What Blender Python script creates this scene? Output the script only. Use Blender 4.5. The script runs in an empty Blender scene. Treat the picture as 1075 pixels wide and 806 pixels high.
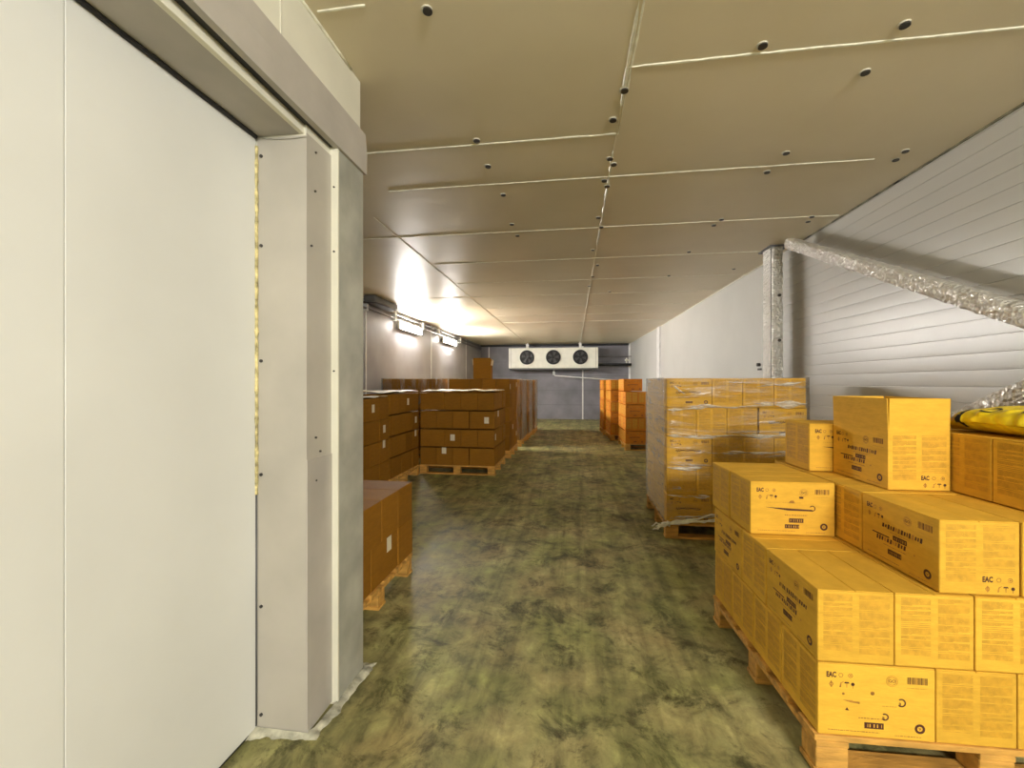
import bpy, bmesh, math, random
from mathutils import Vector, Matrix, noise
from mathutils.bvhtree import BVHTree

random.seed(11)
SC = bpy.context.scene
COL = SC.collection
PI = math.pi
R = math.radians
CEIL = 2.865          # ceiling height
BACK = 16.6           # back wall

# ------------------------------------------------------------------ materials
def new_mat(name):
    m = bpy.data.materials.new(name)
    m.use_nodes = True
    nt = m.node_tree
    b = nt.nodes['Principled BSDF']
    return m, nt, b

def N(nt, kind, **kw):
    n = nt.nodes.new(kind)
    for k, v in kw.items():
        if k in n.inputs.keys():
            n.inputs[k].default_value = v
        else:
            setattr(n, k, v)
    return n

def L(nt, a, ao, b, bi):
    so, si = None, None
    if a.bl_idname == 'ShaderNodeMix' and ao == 'Result':
        so = [q for q in a.outputs if q.type == 'RGBA'][0]
    if b.bl_idname == 'ShaderNodeMix' and bi in ('A', 'B'):
        si = [q for q in b.inputs if q.name == bi and q.type == 'RGBA'][0]
    nt.links.new(so or a.outputs[ao], si or b.inputs[bi])

def ramp(nt, stops):
    r = nt.nodes.new('ShaderNodeValToRGB')
    e = r.color_ramp.elements
    while len(e) < len(stops):
        e.new(0.5)
    for k, (p, c) in enumerate(stops):
        e[k].position = p
        e[k].color = (*c, 1) if len(c) == 3 else c
    return r

def coords(nt, scale=(1, 1, 1), which='Object'):
    tc = nt.nodes.new('ShaderNodeTexCoord')
    mp = nt.nodes.new('ShaderNodeMapping')
    mp.inputs['Scale'].default_value = scale
    L(nt, tc, which, mp, 'Vector')
    return mp

def plain(name, col, rough=0.5, metal=0.0, var=0.06, scale=6.0, bump=0.0, bscale=60.0, spec=0.5, stretch=(1, 1, 1)):
    m, nt, b = new_mat(name)
    mp = coords(nt, stretch)
    nz = N(nt, 'ShaderNodeTexNoise', Scale=scale, Detail=5.0)
    L(nt, mp, 'Vector', nz, 'Vector')
    lo = tuple(max(0, c * (1 - var * 2)) for c in col)
    hi = tuple(min(1, c * (1 + var * 2)) for c in col)
    r = ramp(nt, [(0.3, lo), (0.7, hi)])
    L(nt, nz, 'Fac', r, 'Fac')
    L(nt, r, 'Color', b, 'Base Color')
    b.inputs['Roughness'].default_value = rough
    b.inputs['Metallic'].default_value = metal
    b.inputs['Specular IOR Level'].default_value = spec
    if bump:
        n2 = N(nt, 'ShaderNodeTexNoise', Scale=bscale, Detail=3.0)
        L(nt, mp, 'Vector', n2, 'Vector')
        bp = N(nt, 'ShaderNodeBump', Strength=bump, Distance=0.01)
        L(nt, n2, 'Fac', bp, 'Height')
        L(nt, bp, 'Normal', b, 'Normal')
    return m

def cardboard(name, col):
    m, nt, b = new_mat(name)
    mp = coords(nt, (4, 4, 14))
    nz = N(nt, 'ShaderNodeTexNoise', Scale=3.0, Detail=6.0, Roughness=0.6)
    L(nt, mp, 'Vector', nz, 'Vector')
    r = ramp(nt, [(0.25, tuple(c * 0.86 for c in col)), (0.75, tuple(min(1, c * 1.1) for c in col))])
    L(nt, nz, 'Fac', r, 'Fac')
    oi = nt.nodes.new('ShaderNodeObjectInfo')
    mr = N(nt, 'ShaderNodeMapRange')
    mr.inputs['To Min'].default_value = 0.9
    mr.inputs['To Max'].default_value = 1.08
    L(nt, oi, 'Random', mr, 'Value')
    hs = nt.nodes.new('ShaderNodeHueSaturation')
    L(nt, mr, 'Result', hs, 'Value')
    L(nt, r, 'Color', hs, 'Color')
    L(nt, hs, 'Color', b, 'Base Color')
    b.inputs['Roughness'].default_value = 0.72
    b.inputs['Specular IOR Level'].default_value = 0.12
    n2 = N(nt, 'ShaderNodeTexNoise', Scale=8.0, Detail=2.0)
    L(nt, mp, 'Vector', n2, 'Vector')
    bp = N(nt, 'ShaderNodeBump', Strength=0.12, Distance=0.01)
    L(nt, n2, 'Fac', bp, 'Height')
    L(nt, bp, 'Normal', b, 'Normal')
    return m

M = {}
M['tan'] = cardboard('yellow_cardboard', (0.70, 0.40, 0.045))
M['orange'] = cardboard('far_dimmed_cardboard', (0.52, 0.18, 0.018))  # darker copy of the yellow cardboard; weaker far light put into the colour
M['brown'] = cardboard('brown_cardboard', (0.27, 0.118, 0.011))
M['ink'] = plain('dark_ink', (0.075, 0.022, 0.006), 0.7, var=0.1)
M['ochre'] = plain('ochre_ink', (0.54, 0.285, 0.018), 0.7, var=0.1, scale=40)
M['midink'] = plain('faded_ink', (0.38, 0.17, 0.018), 0.7, var=0.2, scale=60)
M['paper'] = plain('white_sticker', (0.75, 0.68, 0.48), 0.6)
M['wood'] = plain('pallet_wood', (0.55, 0.29, 0.055), 0.75, var=0.18, scale=3, bump=0.3, bscale=20, stretch=(2, 9, 9))
M['panel'] = plain('white_panel', (0.70, 0.705, 0.67), 0.38, var=0.02, scale=2, bump=0.02, bscale=200)
M['partition'] = plain('cream_panel', (0.72, 0.70, 0.58), 0.45, var=0.04, scale=3)
M['flashing'] = plain('grey_flashing', (0.45, 0.42, 0.36), 0.4, metal=0.0, var=0.05, scale=3, bump=0.05, bscale=6)
M['flash_dark'] = plain('dull_flashing', (0.43, 0.40, 0.355), 0.4, var=0.06, scale=4, bump=0.05, bscale=6)
M['galv'] = plain('galvanised_sheet', (0.42, 0.42, 0.36), 0.42, metal=0.15, var=0.12, scale=5, bump=0.04, bscale=8)
M['black'] = plain('black_rubber', (0.012, 0.012, 0.013), 0.6)
M['screw'] = plain('screw_head', (0.05, 0.045, 0.04), 0.4, metal=0.3)
M['cap'] = plain('pale_cap_ring', (0.62, 0.60, 0.50), 0.5)
M['foam'] = plain('yellow_foam', (0.55, 0.47, 0.22), 0.9, var=0.3, scale=40, bump=0.6, bscale=40)
M['seal'] = plain('white_sealant', (0.86, 0.83, 0.68), 0.35, var=0.1, scale=20)
M['caulk'] = plain('mortar', (0.40, 0.39, 0.30), 0.8, var=0.3, scale=18, bump=0.4, bscale=30)
M['steel'] = plain('painted_steel', (0.78, 0.77, 0.66), 0.35, var=0.03)
M['grey_pipe'] = plain('grey_conduit', (0.10, 0.10, 0.10), 0.45)
M['white_pipe'] = plain('white_pipe', (0.75, 0.75, 0.72), 0.4)
M['fan'] = plain('dark_fan', (0.035, 0.035, 0.035), 0.35, metal=0.4)
M['sack'] = plain('yellow_sack', (0.80, 0.60, 0.015), 0.38, var=0.12, scale=12, bump=0.5, bscale=14)
M['backwall'] = plain('blue_grey_panel', (0.20, 0.195, 0.22), 0.5, var=0.12, scale=1.5)
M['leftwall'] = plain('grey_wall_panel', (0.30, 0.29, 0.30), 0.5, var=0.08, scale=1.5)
M['farwall'] = plain('far_wall_panel', (0.55, 0.545, 0.51), 0.35, var=0.03, scale=1.0)

# foil
def foil():
    m, nt, b = new_mat('crumpled_foil')
    mp = coords(nt)
    v = N(nt, 'ShaderNodeTexVoronoi', Scale=42.0)
    n2 = N(nt, 'ShaderNodeTexNoise', Scale=28.0, Detail=4.0)
    L(nt, mp, 'Vector', v, 'Vector')
    L(nt, mp, 'Vector', n2, 'Vector')
    ad = N(nt, 'ShaderNodeMath', operation='ADD')
    L(nt, v, 'Distance', ad, 0)
    L(nt, n2, 'Fac', ad, 1)
    bp = N(nt, 'ShaderNodeBump', Strength=0.9, Distance=0.02)
    L(nt, ad, 'Value', bp, 'Height')
    L(nt, bp, 'Normal', b, 'Normal')
    b.inputs['Base Color'].default_value = (0.93, 0.92, 0.88, 1)
    b.inputs['Metallic'].default_value = 0.6
    b.inputs['Roughness'].default_value = 0.28
    return m
M['foil'] = foil()

# glossy ribbed right wall
M['rib'] = plain('glossy_ribbed_panel', (0.52, 0.51, 0.475), 0.31, var=0.02, scale=1.2, bump=0.05, bscale=3.0, spec=0.5, stretch=(1, 0.25, 2.5))

def ceiling_mat():
    m, nt, b = new_mat('ceiling_panel')
    mp = coords(nt)
    n1 = N(nt, 'ShaderNodeTexNoise', Scale=1.1, Detail=5.0)
    L(nt, mp, 'Vector', n1, 'Vector')
    r = ramp(nt, [(0.3, (0.71, 0.63, 0.45)), (0.7, (0.80, 0.72, 0.54))])
    L(nt, n1, 'Fac', r, 'Fac')
    L(nt, r, 'Color', b, 'Base Color')
    b.inputs['Roughness'].default_value = 0.4
    n2 = N(nt, 'ShaderNodeTexNoise', Scale=3.0, Detail=2.0)
    L(nt, mp, 'Vector', n2, 'Vector')
    bp = N(nt, 'ShaderNodeBump', Strength=0.06, Distance=0.05)
    L(nt, n2, 'Fac', bp, 'Height')
    L(nt, bp, 'Normal', b, 'Normal')
    return m
M['ceiling'] = ceiling_mat()

def floor_mat():
    m, nt, b = new_mat('stained_concrete')
    mp = coords(nt)
    # broad stains
    mp1 = coords(nt, (1.15, 0.9, 1))
    n1 = N(nt, 'ShaderNodeTexNoise', Scale=1.3, Detail=7.0, Roughness=0.68, Distortion=0.2)
    L(nt, mp1, 'Vector', n1, 'Vector')
    r1 = ramp(nt, [(0.32, (0.19, 0.17, 0.068)), (0.5, (0.285, 0.264, 0.108)), (0.66, (0.40, 0.376, 0.17))])
    L(nt, n1, 'Fac', r1, 'Fac')
    # soft scuffs
    n2 = N(nt, 'ShaderNodeTexNoise', Scale=7.5, Detail=10.0, Roughness=0.68, Distortion=0.35)
    L(nt, mp1, 'Vector', n2, 'Vector')
    r2 = ramp(nt, [(0.36, (0.50, 0.50, 0.48)), (0.47, (0.88, 0.88, 0.86)), (0.56, (1.08, 1.08, 1.05)), (0.68, (1.45, 1.45, 1.4))])
    L(nt, n2, 'Fac', r2, 'Fac')
    mx0 = N(nt, 'ShaderNodeMix', data_type='RGBA', blend_type='MULTIPLY')
    mx0.inputs['Factor'].default_value = 1.0
    L(nt, r1, 'Color', mx0, 'A')
    L(nt, r2, 'Color', mx0, 'B')
    # scattered dark smudges
    n5 = N(nt, 'ShaderNodeTexNoise', Scale=3.6, Detail=12.0, Roughness=0.78, Distortion=0.5)
    mp5 = coords(nt, (1.0, 1.0, 1.0))
    mp5.inputs['Location'].default_value = (3.7, 8.1, 0)
    L(nt, mp5, 'Vector', n5, 'Vector')
    r5 = ramp(nt, [(0.36, (0.26, 0.26, 0.25)), (0.43, (0.62, 0.62, 0.60)), (0.48, (1, 1, 1)), (0.6, (1.05, 1.05, 1.05))])
    L(nt, n5, 'Fac', r5, 'Fac')
    mx = N(nt, 'ShaderNodeMix', data_type='RGBA', blend_type='MULTIPLY')
    mx.inputs['Factor'].default_value = 1.0
    L(nt, mx0, 'Result', mx, 'A')
    L(nt, r5, 'Color', mx, 'B')
    # hue drift, green to brown
    n3 = N(nt, 'ShaderNodeTexNoise', Scale=2.3, Detail=3.0)
    L(nt, mp, 'Vector', n3, 'Vector')
    r3 = ramp(nt, [(0.35, (0.95, 1.03, 0.88)), (0.5, (1.0, 1.0, 1.0)), (0.66, (1.10, 0.98, 1.02))])
    L(nt, n3, 'Fac', r3, 'Fac')
    mx2 = N(nt, 'ShaderNodeMix', data_type='RGBA', blend_type='MULTIPLY')
    mx2.inputs['Factor'].default_value = 1.0
    L(nt, mx, 'Result', mx2, 'A')
    L(nt, r3, 'Color', mx2, 'B')
    # wheel tracks along the aisle
    mp2 = coords(nt, (5.5, 0.35, 1))
    n4 = N(nt, 'ShaderNodeTexNoise', Scale=1.4, Detail=5.0, Roughness=0.6, Distortion=0.35)
    L(nt, mp2, 'Vector', n4, 'Vector')
    r4 = ramp(nt, [(0.40, (0.52, 0.52, 0.50)), (0.52, (1, 1, 1)), (0.70, (1.15, 1.15, 1.1))])
    L(nt, n4, 'Fac', r4, 'Fac')
    mx3 = N(nt, 'ShaderNodeMix', data_type='RGBA', blend_type='MULTIPLY')
    mx3.inputs['Factor'].default_value = 0.6
    L(nt, mx2, 'Result', mx3, 'A')
    L(nt, r4, 'Color', mx3, 'B')
    prev_c = mx3
    for (acx, acy, ar, wdt, val) in ((1.15, 4.9, 1.05, 0.035, 1.4), (1.25, 4.8, 0.80, 0.03, 1.3), (60.0, 3.0, 59.97, 0.03, 0.62), (60.0, 3.0, 59.85, 0.025, 1.25), (-40.0, 3.0, 39.55, 0.04, 0.72)):
        sub = N(nt, 'ShaderNodeVectorMath', operation='SUBTRACT')
        sub.inputs[1].default_value = (acx, acy, 0)
        L(nt, mp, 'Vector', sub, 0)
        ln_ = N(nt, 'ShaderNodeVectorMath', operation='LENGTH')
        L(nt, sub, 'Vector', ln_, 0)
        d0 = N(nt, 'ShaderNodeMath', operation='SUBTRACT')
        L(nt, ln_, 'Value', d0, 0)
        d0.inputs[1].default_value = ar
        ab = N(nt, 'ShaderNodeMath', operation='ABSOLUTE')
        L(nt, d0, 'Value', ab, 0)
        mr_ = N(nt, 'ShaderNodeMapRange')
        mr_.inputs['From Min'].default_value = 0.0
        mr_.inputs['From Max'].default_value = wdt
        mr_.inputs['To Min'].default_value = 1.0
        mr_.inputs['To Max'].default_value = 0.0
        L(nt, ab, 'Value', mr_, 'Value')
        br_ = N(nt, 'ShaderNodeMath', operation='MULTIPLY')
        L(nt, mr_, 'Result', br_, 0)
        L(nt, n1, 'Fac', br_, 1)
        mm = N(nt, 'ShaderNodeMix', data_type='RGBA', blend_type='MULTIPLY')
        mm.inputs['B'].default_value = (val, val, val, 1)
        for sck in mm.inputs:
            if sck.name == 'B' and sck.type == 'RGBA':
                sck.default_value = (val, val, val, 1)
        L(nt, br_, 'Value', mm, 'Factor')
        src = [q for q in prev_c.outputs if q.type == 'RGBA'][0]
        dst = [q for q in mm.inputs if q.name == 'A' and q.type == 'RGBA'][0]
        nt.links.new(src, dst)
        prev_c = mm
    nt.links.new([q for q in prev_c.outputs if q.type == 'RGBA'][0], b.inputs['Base Color'])
    rr = N(nt, 'ShaderNodeMapRange')
    rr.inputs['To Min'].default_value = 0.42
    rr.inputs['To Max'].default_value = 0.75
    L(nt, n2, 'Fac', rr, 'Value')
    L(nt, rr, 'Result', b, 'Roughness')
    b.inputs['Specular IOR Level'].default_value = 0.35
    bp = N(nt, 'ShaderNodeBump', Strength=0.25, Distance=0.01)
    L(nt, n2, 'Fac', bp, 'Height')
    L(nt, bp, 'Normal', b, 'Normal')
    return m
M['floor'] = floor_mat()

def film_mat(name, stretch, dens):
    m = bpy.data.materials.new(name)
    m.use_nodes = True
    nt = m.node_tree
    out = nt.nodes['Material Output']
    nt.nodes.remove(nt.nodes['Principled BSDF'])
    mp = coords(nt, stretch)
    nz = N(nt, 'ShaderNodeTexNoise', Scale=2.2, Detail=6.0, Roughness=0.65, Distortion=1.0)
    L(nt, mp, 'Vector', nz, 'Vector')
    tr = nt.nodes.new('ShaderNodeBsdfTransparent')
    tr.inputs['Color'].default_value = (0.97, 0.96, 0.93, 1)
    gl = N(nt, 'ShaderNodeBsdfGlossy', Roughness=0.22)
    gl.inputs['Color'].default_value = (0.9, 0.9, 0.88, 1)
    df = nt.nodes.new('ShaderNodeBsdfDiffuse')
    df.inputs['Color'].default_value = (0.42, 0.40, 0.33, 1)
    bp = N(nt, 'ShaderNodeBump', Strength=0.8, Distance=0.02)
    L(nt, nz, 'Fac', bp, 'Height')
    L(nt, bp, 'Normal', gl, 'Normal')
    sh = N(nt, 'ShaderNodeMixShader')
    sh.inputs['Fac'].default_value = 0.55
    L(nt, gl, 'BSDF', sh, 1)
    L(nt, df, 'BSDF', sh, 2)
    lw = N(nt, 'ShaderNodeLayerWeight', Blend=0.38)
    r = ramp(nt, [(0.46, (0.02,) * 3), (0.60, (dens,) * 3), (0.70, (min(1, dens * 3.5),) * 3)])
    L(nt, nz, 'Fac', r, 'Fac')
    ad = N(nt, 'ShaderNodeMath', operation='ADD', use_clamp=True)
    ml = N(nt, 'ShaderNodeMath', operation='MULTIPLY')
    ml.inputs[1].default_value = 0.95
    L(nt, lw, 'Facing', ml, 0)
    # facing weight only bites near grazing
    pw = N(nt, 'ShaderNodeMath', operation='POWER')
    pw.inputs[1].default_value = 2.0
    L(nt, ml, 'Value', pw, 0)
    L(nt, r, 'Color', ad, 0)
    L(nt, pw, 'Value', ad, 1)
    fin = N(nt, 'ShaderNodeMixShader')
    L(nt, ad, 'Value', fin, 'Fac')
    L(nt, tr, 'BSDF', fin, 1)
    L(nt, sh, 'Shader', fin, 2)
    L(nt, fin, 'Shader', out, 'Surface')
    return m
M['film'] = film_mat('stretch_film', (0.8, 0.8, 6.0), 0.2)
M['film_far'] = film_mat('stretch_film_vertical', (5.0, 5.0, 0.8), 0.30)

def fold_mat():
    m, nt, b = new_mat('gathered_film')
    b.inputs['Base Color'].default_value = (0.85, 0.80, 0.66, 1)
    b.inputs['Roughness'].default_value = 0.3
    mp = coords(nt, (3, 3, 25))
    nz = N(nt, 'ShaderNodeTexNoise', Scale=3.0, Detail=5.0, Roughness=0.7)
    L(nt, mp, 'Vector', nz, 'Vector')
    r = ramp(nt, [(0.38, (0.08,) * 3), (0.62, (0.85,) * 3)])
    L(nt, nz, 'Fac', r, 'Fac')
    L(nt, r, 'Color', b, 'Alpha')
    return m
M['fold'] = fold_mat()

def glow(name, col, s):
    m = bpy.data.materials.new(name)
    m.use_nodes = True
    nt = m.node_tree
    nt.nodes.remove(nt.nodes['Principled BSDF'])
    e = nt.nodes.new('ShaderNodeEmission')
    e.inputs['Color'].default_value = (*col, 1)
    e.inputs['Strength'].default_value = s
    L(nt, e, 'Emission', nt.nodes['Material Output'], 'Surface')
    return m
M['led'] = glow('led_diffuser', (1.0, 0.95, 0.90), 450.0)

# ------------------------------------------------------------------ mesh helpers
def bx(bm, x0, x1, y0, y1, z0, z1, bev=0.0, mi=0, seg=2):
    mat = Matrix.Translation(((x0 + x1) / 2, (y0 + y1) / 2, (z0 + z1) / 2)) @ Matrix.Diagonal((x1 - x0, y1 - y0, z1 - z0, 1))
    r = bmesh.ops.create_cube(bm, size=1.0, matrix=mat)
    vs = r['verts']
    es = list({e for v in vs for e in v.link_edges})
    fs = list({f for v in vs for f in v.link_faces})
    for f in fs:
        f.material_index = mi
    if bev:
        rb = bmesh.ops.bevel(bm, geom=es, offset=bev, segments=seg, affect='EDGES', profile=0.5)
        for f in rb['faces']:
            f.material_index = mi

def tube(bm, pts, rad, n=10, mi=0, cap=True):
    pts = [Vector(p) for p in pts]
    rings = []
    for i, p in enumerate(pts):
        d = (pts[min(i + 1, len(pts) - 1)] - pts[max(i - 1, 0)]).normalized()
        a = Vector((0, 0, 1)) if abs(d.z) < 0.9 else Vector((1, 0, 0))
        u = d.cross(a).normalized()
        w = d.cross(u).normalized()
        rr = rad[i] if isinstance(rad, (list, tuple)) else rad
        rings.append([bm.verts.new(p + (u * math.cos(t * 2 * PI / n) + w * math.sin(t * 2 * PI / n)) * rr) for t in range(n)])
    for a, b in zip(rings, rings[1:]):
        for k in range(n):
            f = bm.faces.new((a[k], a[(k + 1) % n], b[(k + 1) % n], b[k]))
            f.smooth = True
            f.material_index = mi
    if cap:
        bm.faces.new(rings[0][::-1]).material_index = mi
        bm.faces.new(rings[-1]).material_index = mi

def disc(bm, c, r, axis='Y', depth=0.01, n=24, mi=0):
    rot = {'Y': Matrix.Rotation(PI / 2, 4, 'X'), 'X': Matrix.Rotation(PI / 2, 4, 'Y'), 'Z': Matrix.Identity(4)}[axis]
    before = set(bm.faces)
    bmesh.ops.create_cone(bm, cap_ends=True, segments=n, radius1=r, radius2=r, depth=depth, matrix=Matrix.Translation(c) @ rot)
    for f in set(bm.faces) - before:
        f.material_index = mi

def torus(bm, c, r, t, axis='Y', n=28, m=6, mi=0):
    rings = []
    for i in range(n):
        a = 2 * PI * i / n
        ring = []
        for j in range(m):
            b = 2 * PI * j / m
            q = Vector(((r + t * math.cos(b)) * math.cos(a), t * math.sin(b), (r + t * math.cos(b)) * math.sin(a)))
            if axis == 'Z':
                q = Vector((q.x, q.z, q.y))
            if axis == 'X':
                q = Vector((q.y, q.x, q.z))
            ring.append(bm.verts.new(Vector(c) + q))
        rings.append(ring)
    for i in range(n):
        for j in range(m):
            f = bm.faces.new((rings[i][j], rings[(i + 1) % n][j], rings[(i + 1) % n][(j + 1) % m], rings[i][(j + 1) % m]))
            f.material_index = mi
            f.smooth = True

def obj(name, bm, mat, parent=None, fix=True):
    if fix:
        bmesh.ops.recalc_face_normals(bm, faces=bm.faces)
    me = bpy.data.meshes.new(name)
    bm.to_mesh(me)
    bm.free()
    for mm in (mat if isinstance(mat, (list, tuple)) else [mat]):
        me.materials.append(mm)
    o = bpy.data.objects.new(name, me)
    COL.objects.link(o)
    if parent:
        o.parent = parent
    return o

def one(name, mat, parent, *boxes, bev=0.0):
    bm = bmesh.new()
    for b in boxes:
        bx(bm, *b, bev=bev)
    return obj(name, bm, mat, parent)

def empty(name, loc=(0, 0, 0), rz=0.0):
    o = bpy.data.objects.new(name, None)
    o.empty_display_size = 0.1
    COL.objects.link(o)
    o.location = loc
    o.rotation_euler = (0, 0, rz)
    return o

def tag(o, label, cat, group=None):
    o['label'] = label
    o['category'] = cat
    if group:
        o['group'] = group
    return o

def struct(o):
    o['kind'] = 'structure'
    return o

def dup(root, name=None):
    r = root.copy()
    COL.objects.link(r)
    for k in ('label', 'category', 'group'):
        if k in r:
            del r[k]
    for ch in root.children:
        c = ch.copy()
        COL.objects.link(c)
        c.parent = r
        for g in ch.children:
            d = g.copy()
            COL.objects.link(d)
            d.parent = c
    return r

# ------------------------------------------------------------------ room shell
X0, X1 = -3.6, 2.34
Y0 = -5.0
XF = 2.10    # right wall at the far end

bm = bmesh.new()
bx(bm, X0 - 0.15, X1 + 0.3, Y0 - 0.1, BACK + 0.15, -0.1, 0.0)
struct(obj('floor', bm, M['floor']))

bm = bmesh.new()
bx(bm, X0 - 0.15, X1 + 0.3, Y0 - 0.1, BACK + 0.15, CEIL, CEIL + 0.1)
ceiling = struct(obj('ceiling', bm, M['ceiling']))

# sealant beads between the ceiling panels
def bead(p, q, w0=0.006, w1=0.013, gaps=0.12, jit=0.004, step=0.035):
    bm = bmesh.new()
    p, q = Vector(p), Vector(q)
    d = q - p
    n = max(2, int(d.length / step))
    side = Vector((-d.y, d.x)).normalized()
    prev = None
    for i in range(n + 1):
        t = i / n
        c = p + d * t + side * (noise.noise(Vector((t * d.length * 5, p.x * 3, p.y * 7))) * jit)
        g = noise.noise(Vector((t * d.length * 2.3 + 11, p.y * 5, p.x)))
        w = w0 + (w1 - w0) * (0.5 + 0.9 * noise.noise(Vector((t * d.length * 14, 3.1, p.y))))
        w = max(w, 0.0015)
        if g < -0.45 + gaps * 3:
            w *= 0.2
        th = 0.004
        ring = [bm.verts.new((c.x + side.x * s * w, c.y + side.y * s * w, CEIL - z)) for s, z in ((-1, -0.001), (-0.5, th), (0.5, th), (1, -0.001))]
        if prev:
            for k in range(3):
                bm.faces.new((prev[k], prev[k + 1], ring[k + 1], ring[k]))
        prev = ring
    return obj('sealant_bead', bm, M['seal'], ceiling)

SX = 0.25
bead((SX, -1.5), (SX, 16.4), 0.005, 0.011, 0.1)
bead((SX + 0.022, 1.5), (SX + 0.010, 2.6), 0.004, 0.008, 0.05)
bead((-1.75, 3.6), (-1.75, 16.3), 0.002, 0.005, 0.2)
for y, a, b, w, g in ((1.03, SX, 2.3, 0.010, .1), (2.055, SX, 2.3, 0.010, 0.02), (3.13, -1.4, 1.95, 0.009, 0.04), (4.13, SX, 2.3, 0.0025, 0.2), (5.15, -1.7, 2.3, 0.009, -0.1),
                   (1.575, -1.0, SX - 1.05, 0.009, 0.12), (2.595, -2.2, SX, 0.010, -0.2), (4.14, -2.4, SX, 0.006, 0.1), (6.2, -1.7, 2.3, 0.003, 0.15), (7.2, -3.4, 2.3, 0.003, 0.15),
                   (8.3, -1.7, 2.3, 0.0025, 0.2), (9.3, -1.7, 2.2, 0.003, 0.2), (10.4, -1.7, 2.2, 0.003, 0.2)):
    bead((a, y), (b, y), w * 0.6, w * 1.2, g)

def cap_screw(x, y, big=0.019):
    bm = bmesh.new()
    disc(bm, (x, y, CEIL - 0.002), big * 1.2, 'Z', 0.006, 16, 1)
    disc(bm, (x + 0.003, y, CEIL - 0.007), big, 'Z', 0.008, 16, 0)
    obj('screw', bm, [M['screw'], M['cap']], ceiling)

for x, y in [(-0.57, 1.627), (0.25, 2.211), (-0.581, 2.545), (-0.574, 2.858), (0.215, 2.45), (0.234, 2.874), (0.265, 2.952), (-0.543, 3.309), (-0.566, 3.937), (-0.554, 4.25), (0.218, 3.179), (0.246, 3.274), (0.217, 3.886), (1.337, 1.967), (1.359, 2.243), (0.81, 2.002), (1.339, 2.961), (1.329, 3.209), (2.09, 3.151), (2.073, 3.043), (1.311, 4.087), (1.288, 4.225), (2.078, 4.13), (2.105, 4.247), (1.276, 5.047), (1.289, 6.13), (0.257, 4.128), (0.208, 4.825), (0.294, 5.458), (0.26, 6.036), (0.229, 6.623), (0.577, 7.086), (2.039, 5.888)]:
    cap_screw(x, y)

# walls -------------------------------------------------------------
bm = bmesh.new()
prof = []
z = 0.0
pitch = 0.098
while z < CEIL + 0.02:
    bow = 0.0005
    prof += [(0.0, z + 0.006), (-bow * 0.7, z + 0.022), (-bow, z + pitch * 0.5), (-bow * 0.7, z + pitch - 0.016), (0.0, z + pitch - 0.002), (0.005, z + pitch - 0.0005), (0.005, z + pitch + 0.0045)]
    z += pitch
ys = [Y0, 5.32]
rows = [[bm.verts.new((X1 + px, y, min(pz, CEIL + 0.02))) for px, pz in prof] for y in ys]
for k in range(len(prof) - 1):
    f = bm.faces.new((rows[0][k], rows[1][k], rows[1][k + 1], rows[0][k + 1]))
    f.smooth = False
# smooth far panels, running slightly inward
far = [((X1, 5.32), (2.30, 7.4)), ((2.30, 7.4), (2.245, 11.7)), ((2.245, 11.7), (XF, BACK + 0.05))]
for (ax, ay), (bx_, by) in far:
    q = [bm.verts.new(p) for p in ((ax, ay, 0), (bx_, by, 0), (bx_, by, CEIL), (ax, ay, CEIL))]
    bm.faces.new(q).material_index = 1
# outer skin
o = [bm.verts.new(p) for p in ((X1 + 0.12, Y0, 0), (X1 + 0.12, BACK + 0.05, 0), (X1 + 0.12, BACK + 0.05, CEIL), (X1 + 0.12, Y0, CEIL))]
bm.faces.new(o).material_index = 1
struct(obj('wall_right', bm, [M['rib'], M['farwall']]))

# dark shadow-gap / bead where ceiling meets the right wall
bm = bmesh.new()
bx(bm, X1 - 0.012, X1 + 0.002, Y0, 5.0, CEIL - 0.010, CEIL + 0.001)
struct(obj('trim_1', bm, plain('joint_filler', (0.16, 0.15, 0.10), 0.8, var=0.5, scale=9)))
bm = bmesh.new()
tube(bm, [(X1 - 0.01, 5.3, CEIL - 0.004), (2.29, 7.4, CEIL - 0.004), (2.235, 11.7, CEIL - 0.004), (XF - 0.01, BACK, CEIL - 0.004)], 0.009, 6)
struct(obj('trim_2', bm, M['seal']))
bm = bmesh.new()
bx(bm, 2.205, 2.26, 11.62, 11.95, 0.0, CEIL - 0.002, bev=0.006)
struct(obj('trim_3', bm, M['white_pipe']))
bm = bmesh.new()
bx(bm, XF - 0.06, XF + 0.02, BACK - 0.06, BACK + 0.02, 0.0, CEIL - 0.002, bev=0.01)
struct(obj('trim_4', bm, M['white_pipe']))

bm = bmesh.new()
bx(bm, X0 - 0.15, X1 + 0.2, BACK, BACK + 0.12, 0, CEIL)
struct(obj('wall_back', bm, M['backwall']))
bm = bmesh.new()
for zz in (0.55, 1.1, 1.65, 2.2):
    bx(bm, X0, XF - 0.06, BACK - 0.004, BACK + 0.001, zz - 0.006, zz + 0.006)
struct(obj('trim_5', bm, plain('panel_groove', (0.13, 0.13, 0.15), 0.6)))
bm = bmesh.new()
bx(bm, 0.325, 0.375, BACK - 0.012, BACK, 0, CEIL, bev=0.003)
bx(bm, -3.30, -3.26, BACK - 0.012, BACK, 0, CEIL, bev=0.003)
struct(obj('trim_6', bm, M['white_pipe']))
bm = bmesh.new()
bx(bm, X0, XF - 0.06, BACK - 0.10, BACK, CEIL - 0.075, CEIL - 0.002, bev=0.01)  # black strip stands in for the shadow in the gap under the ceiling
struct(obj('ceiling_gap_shade', bm, M['black']))

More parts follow.
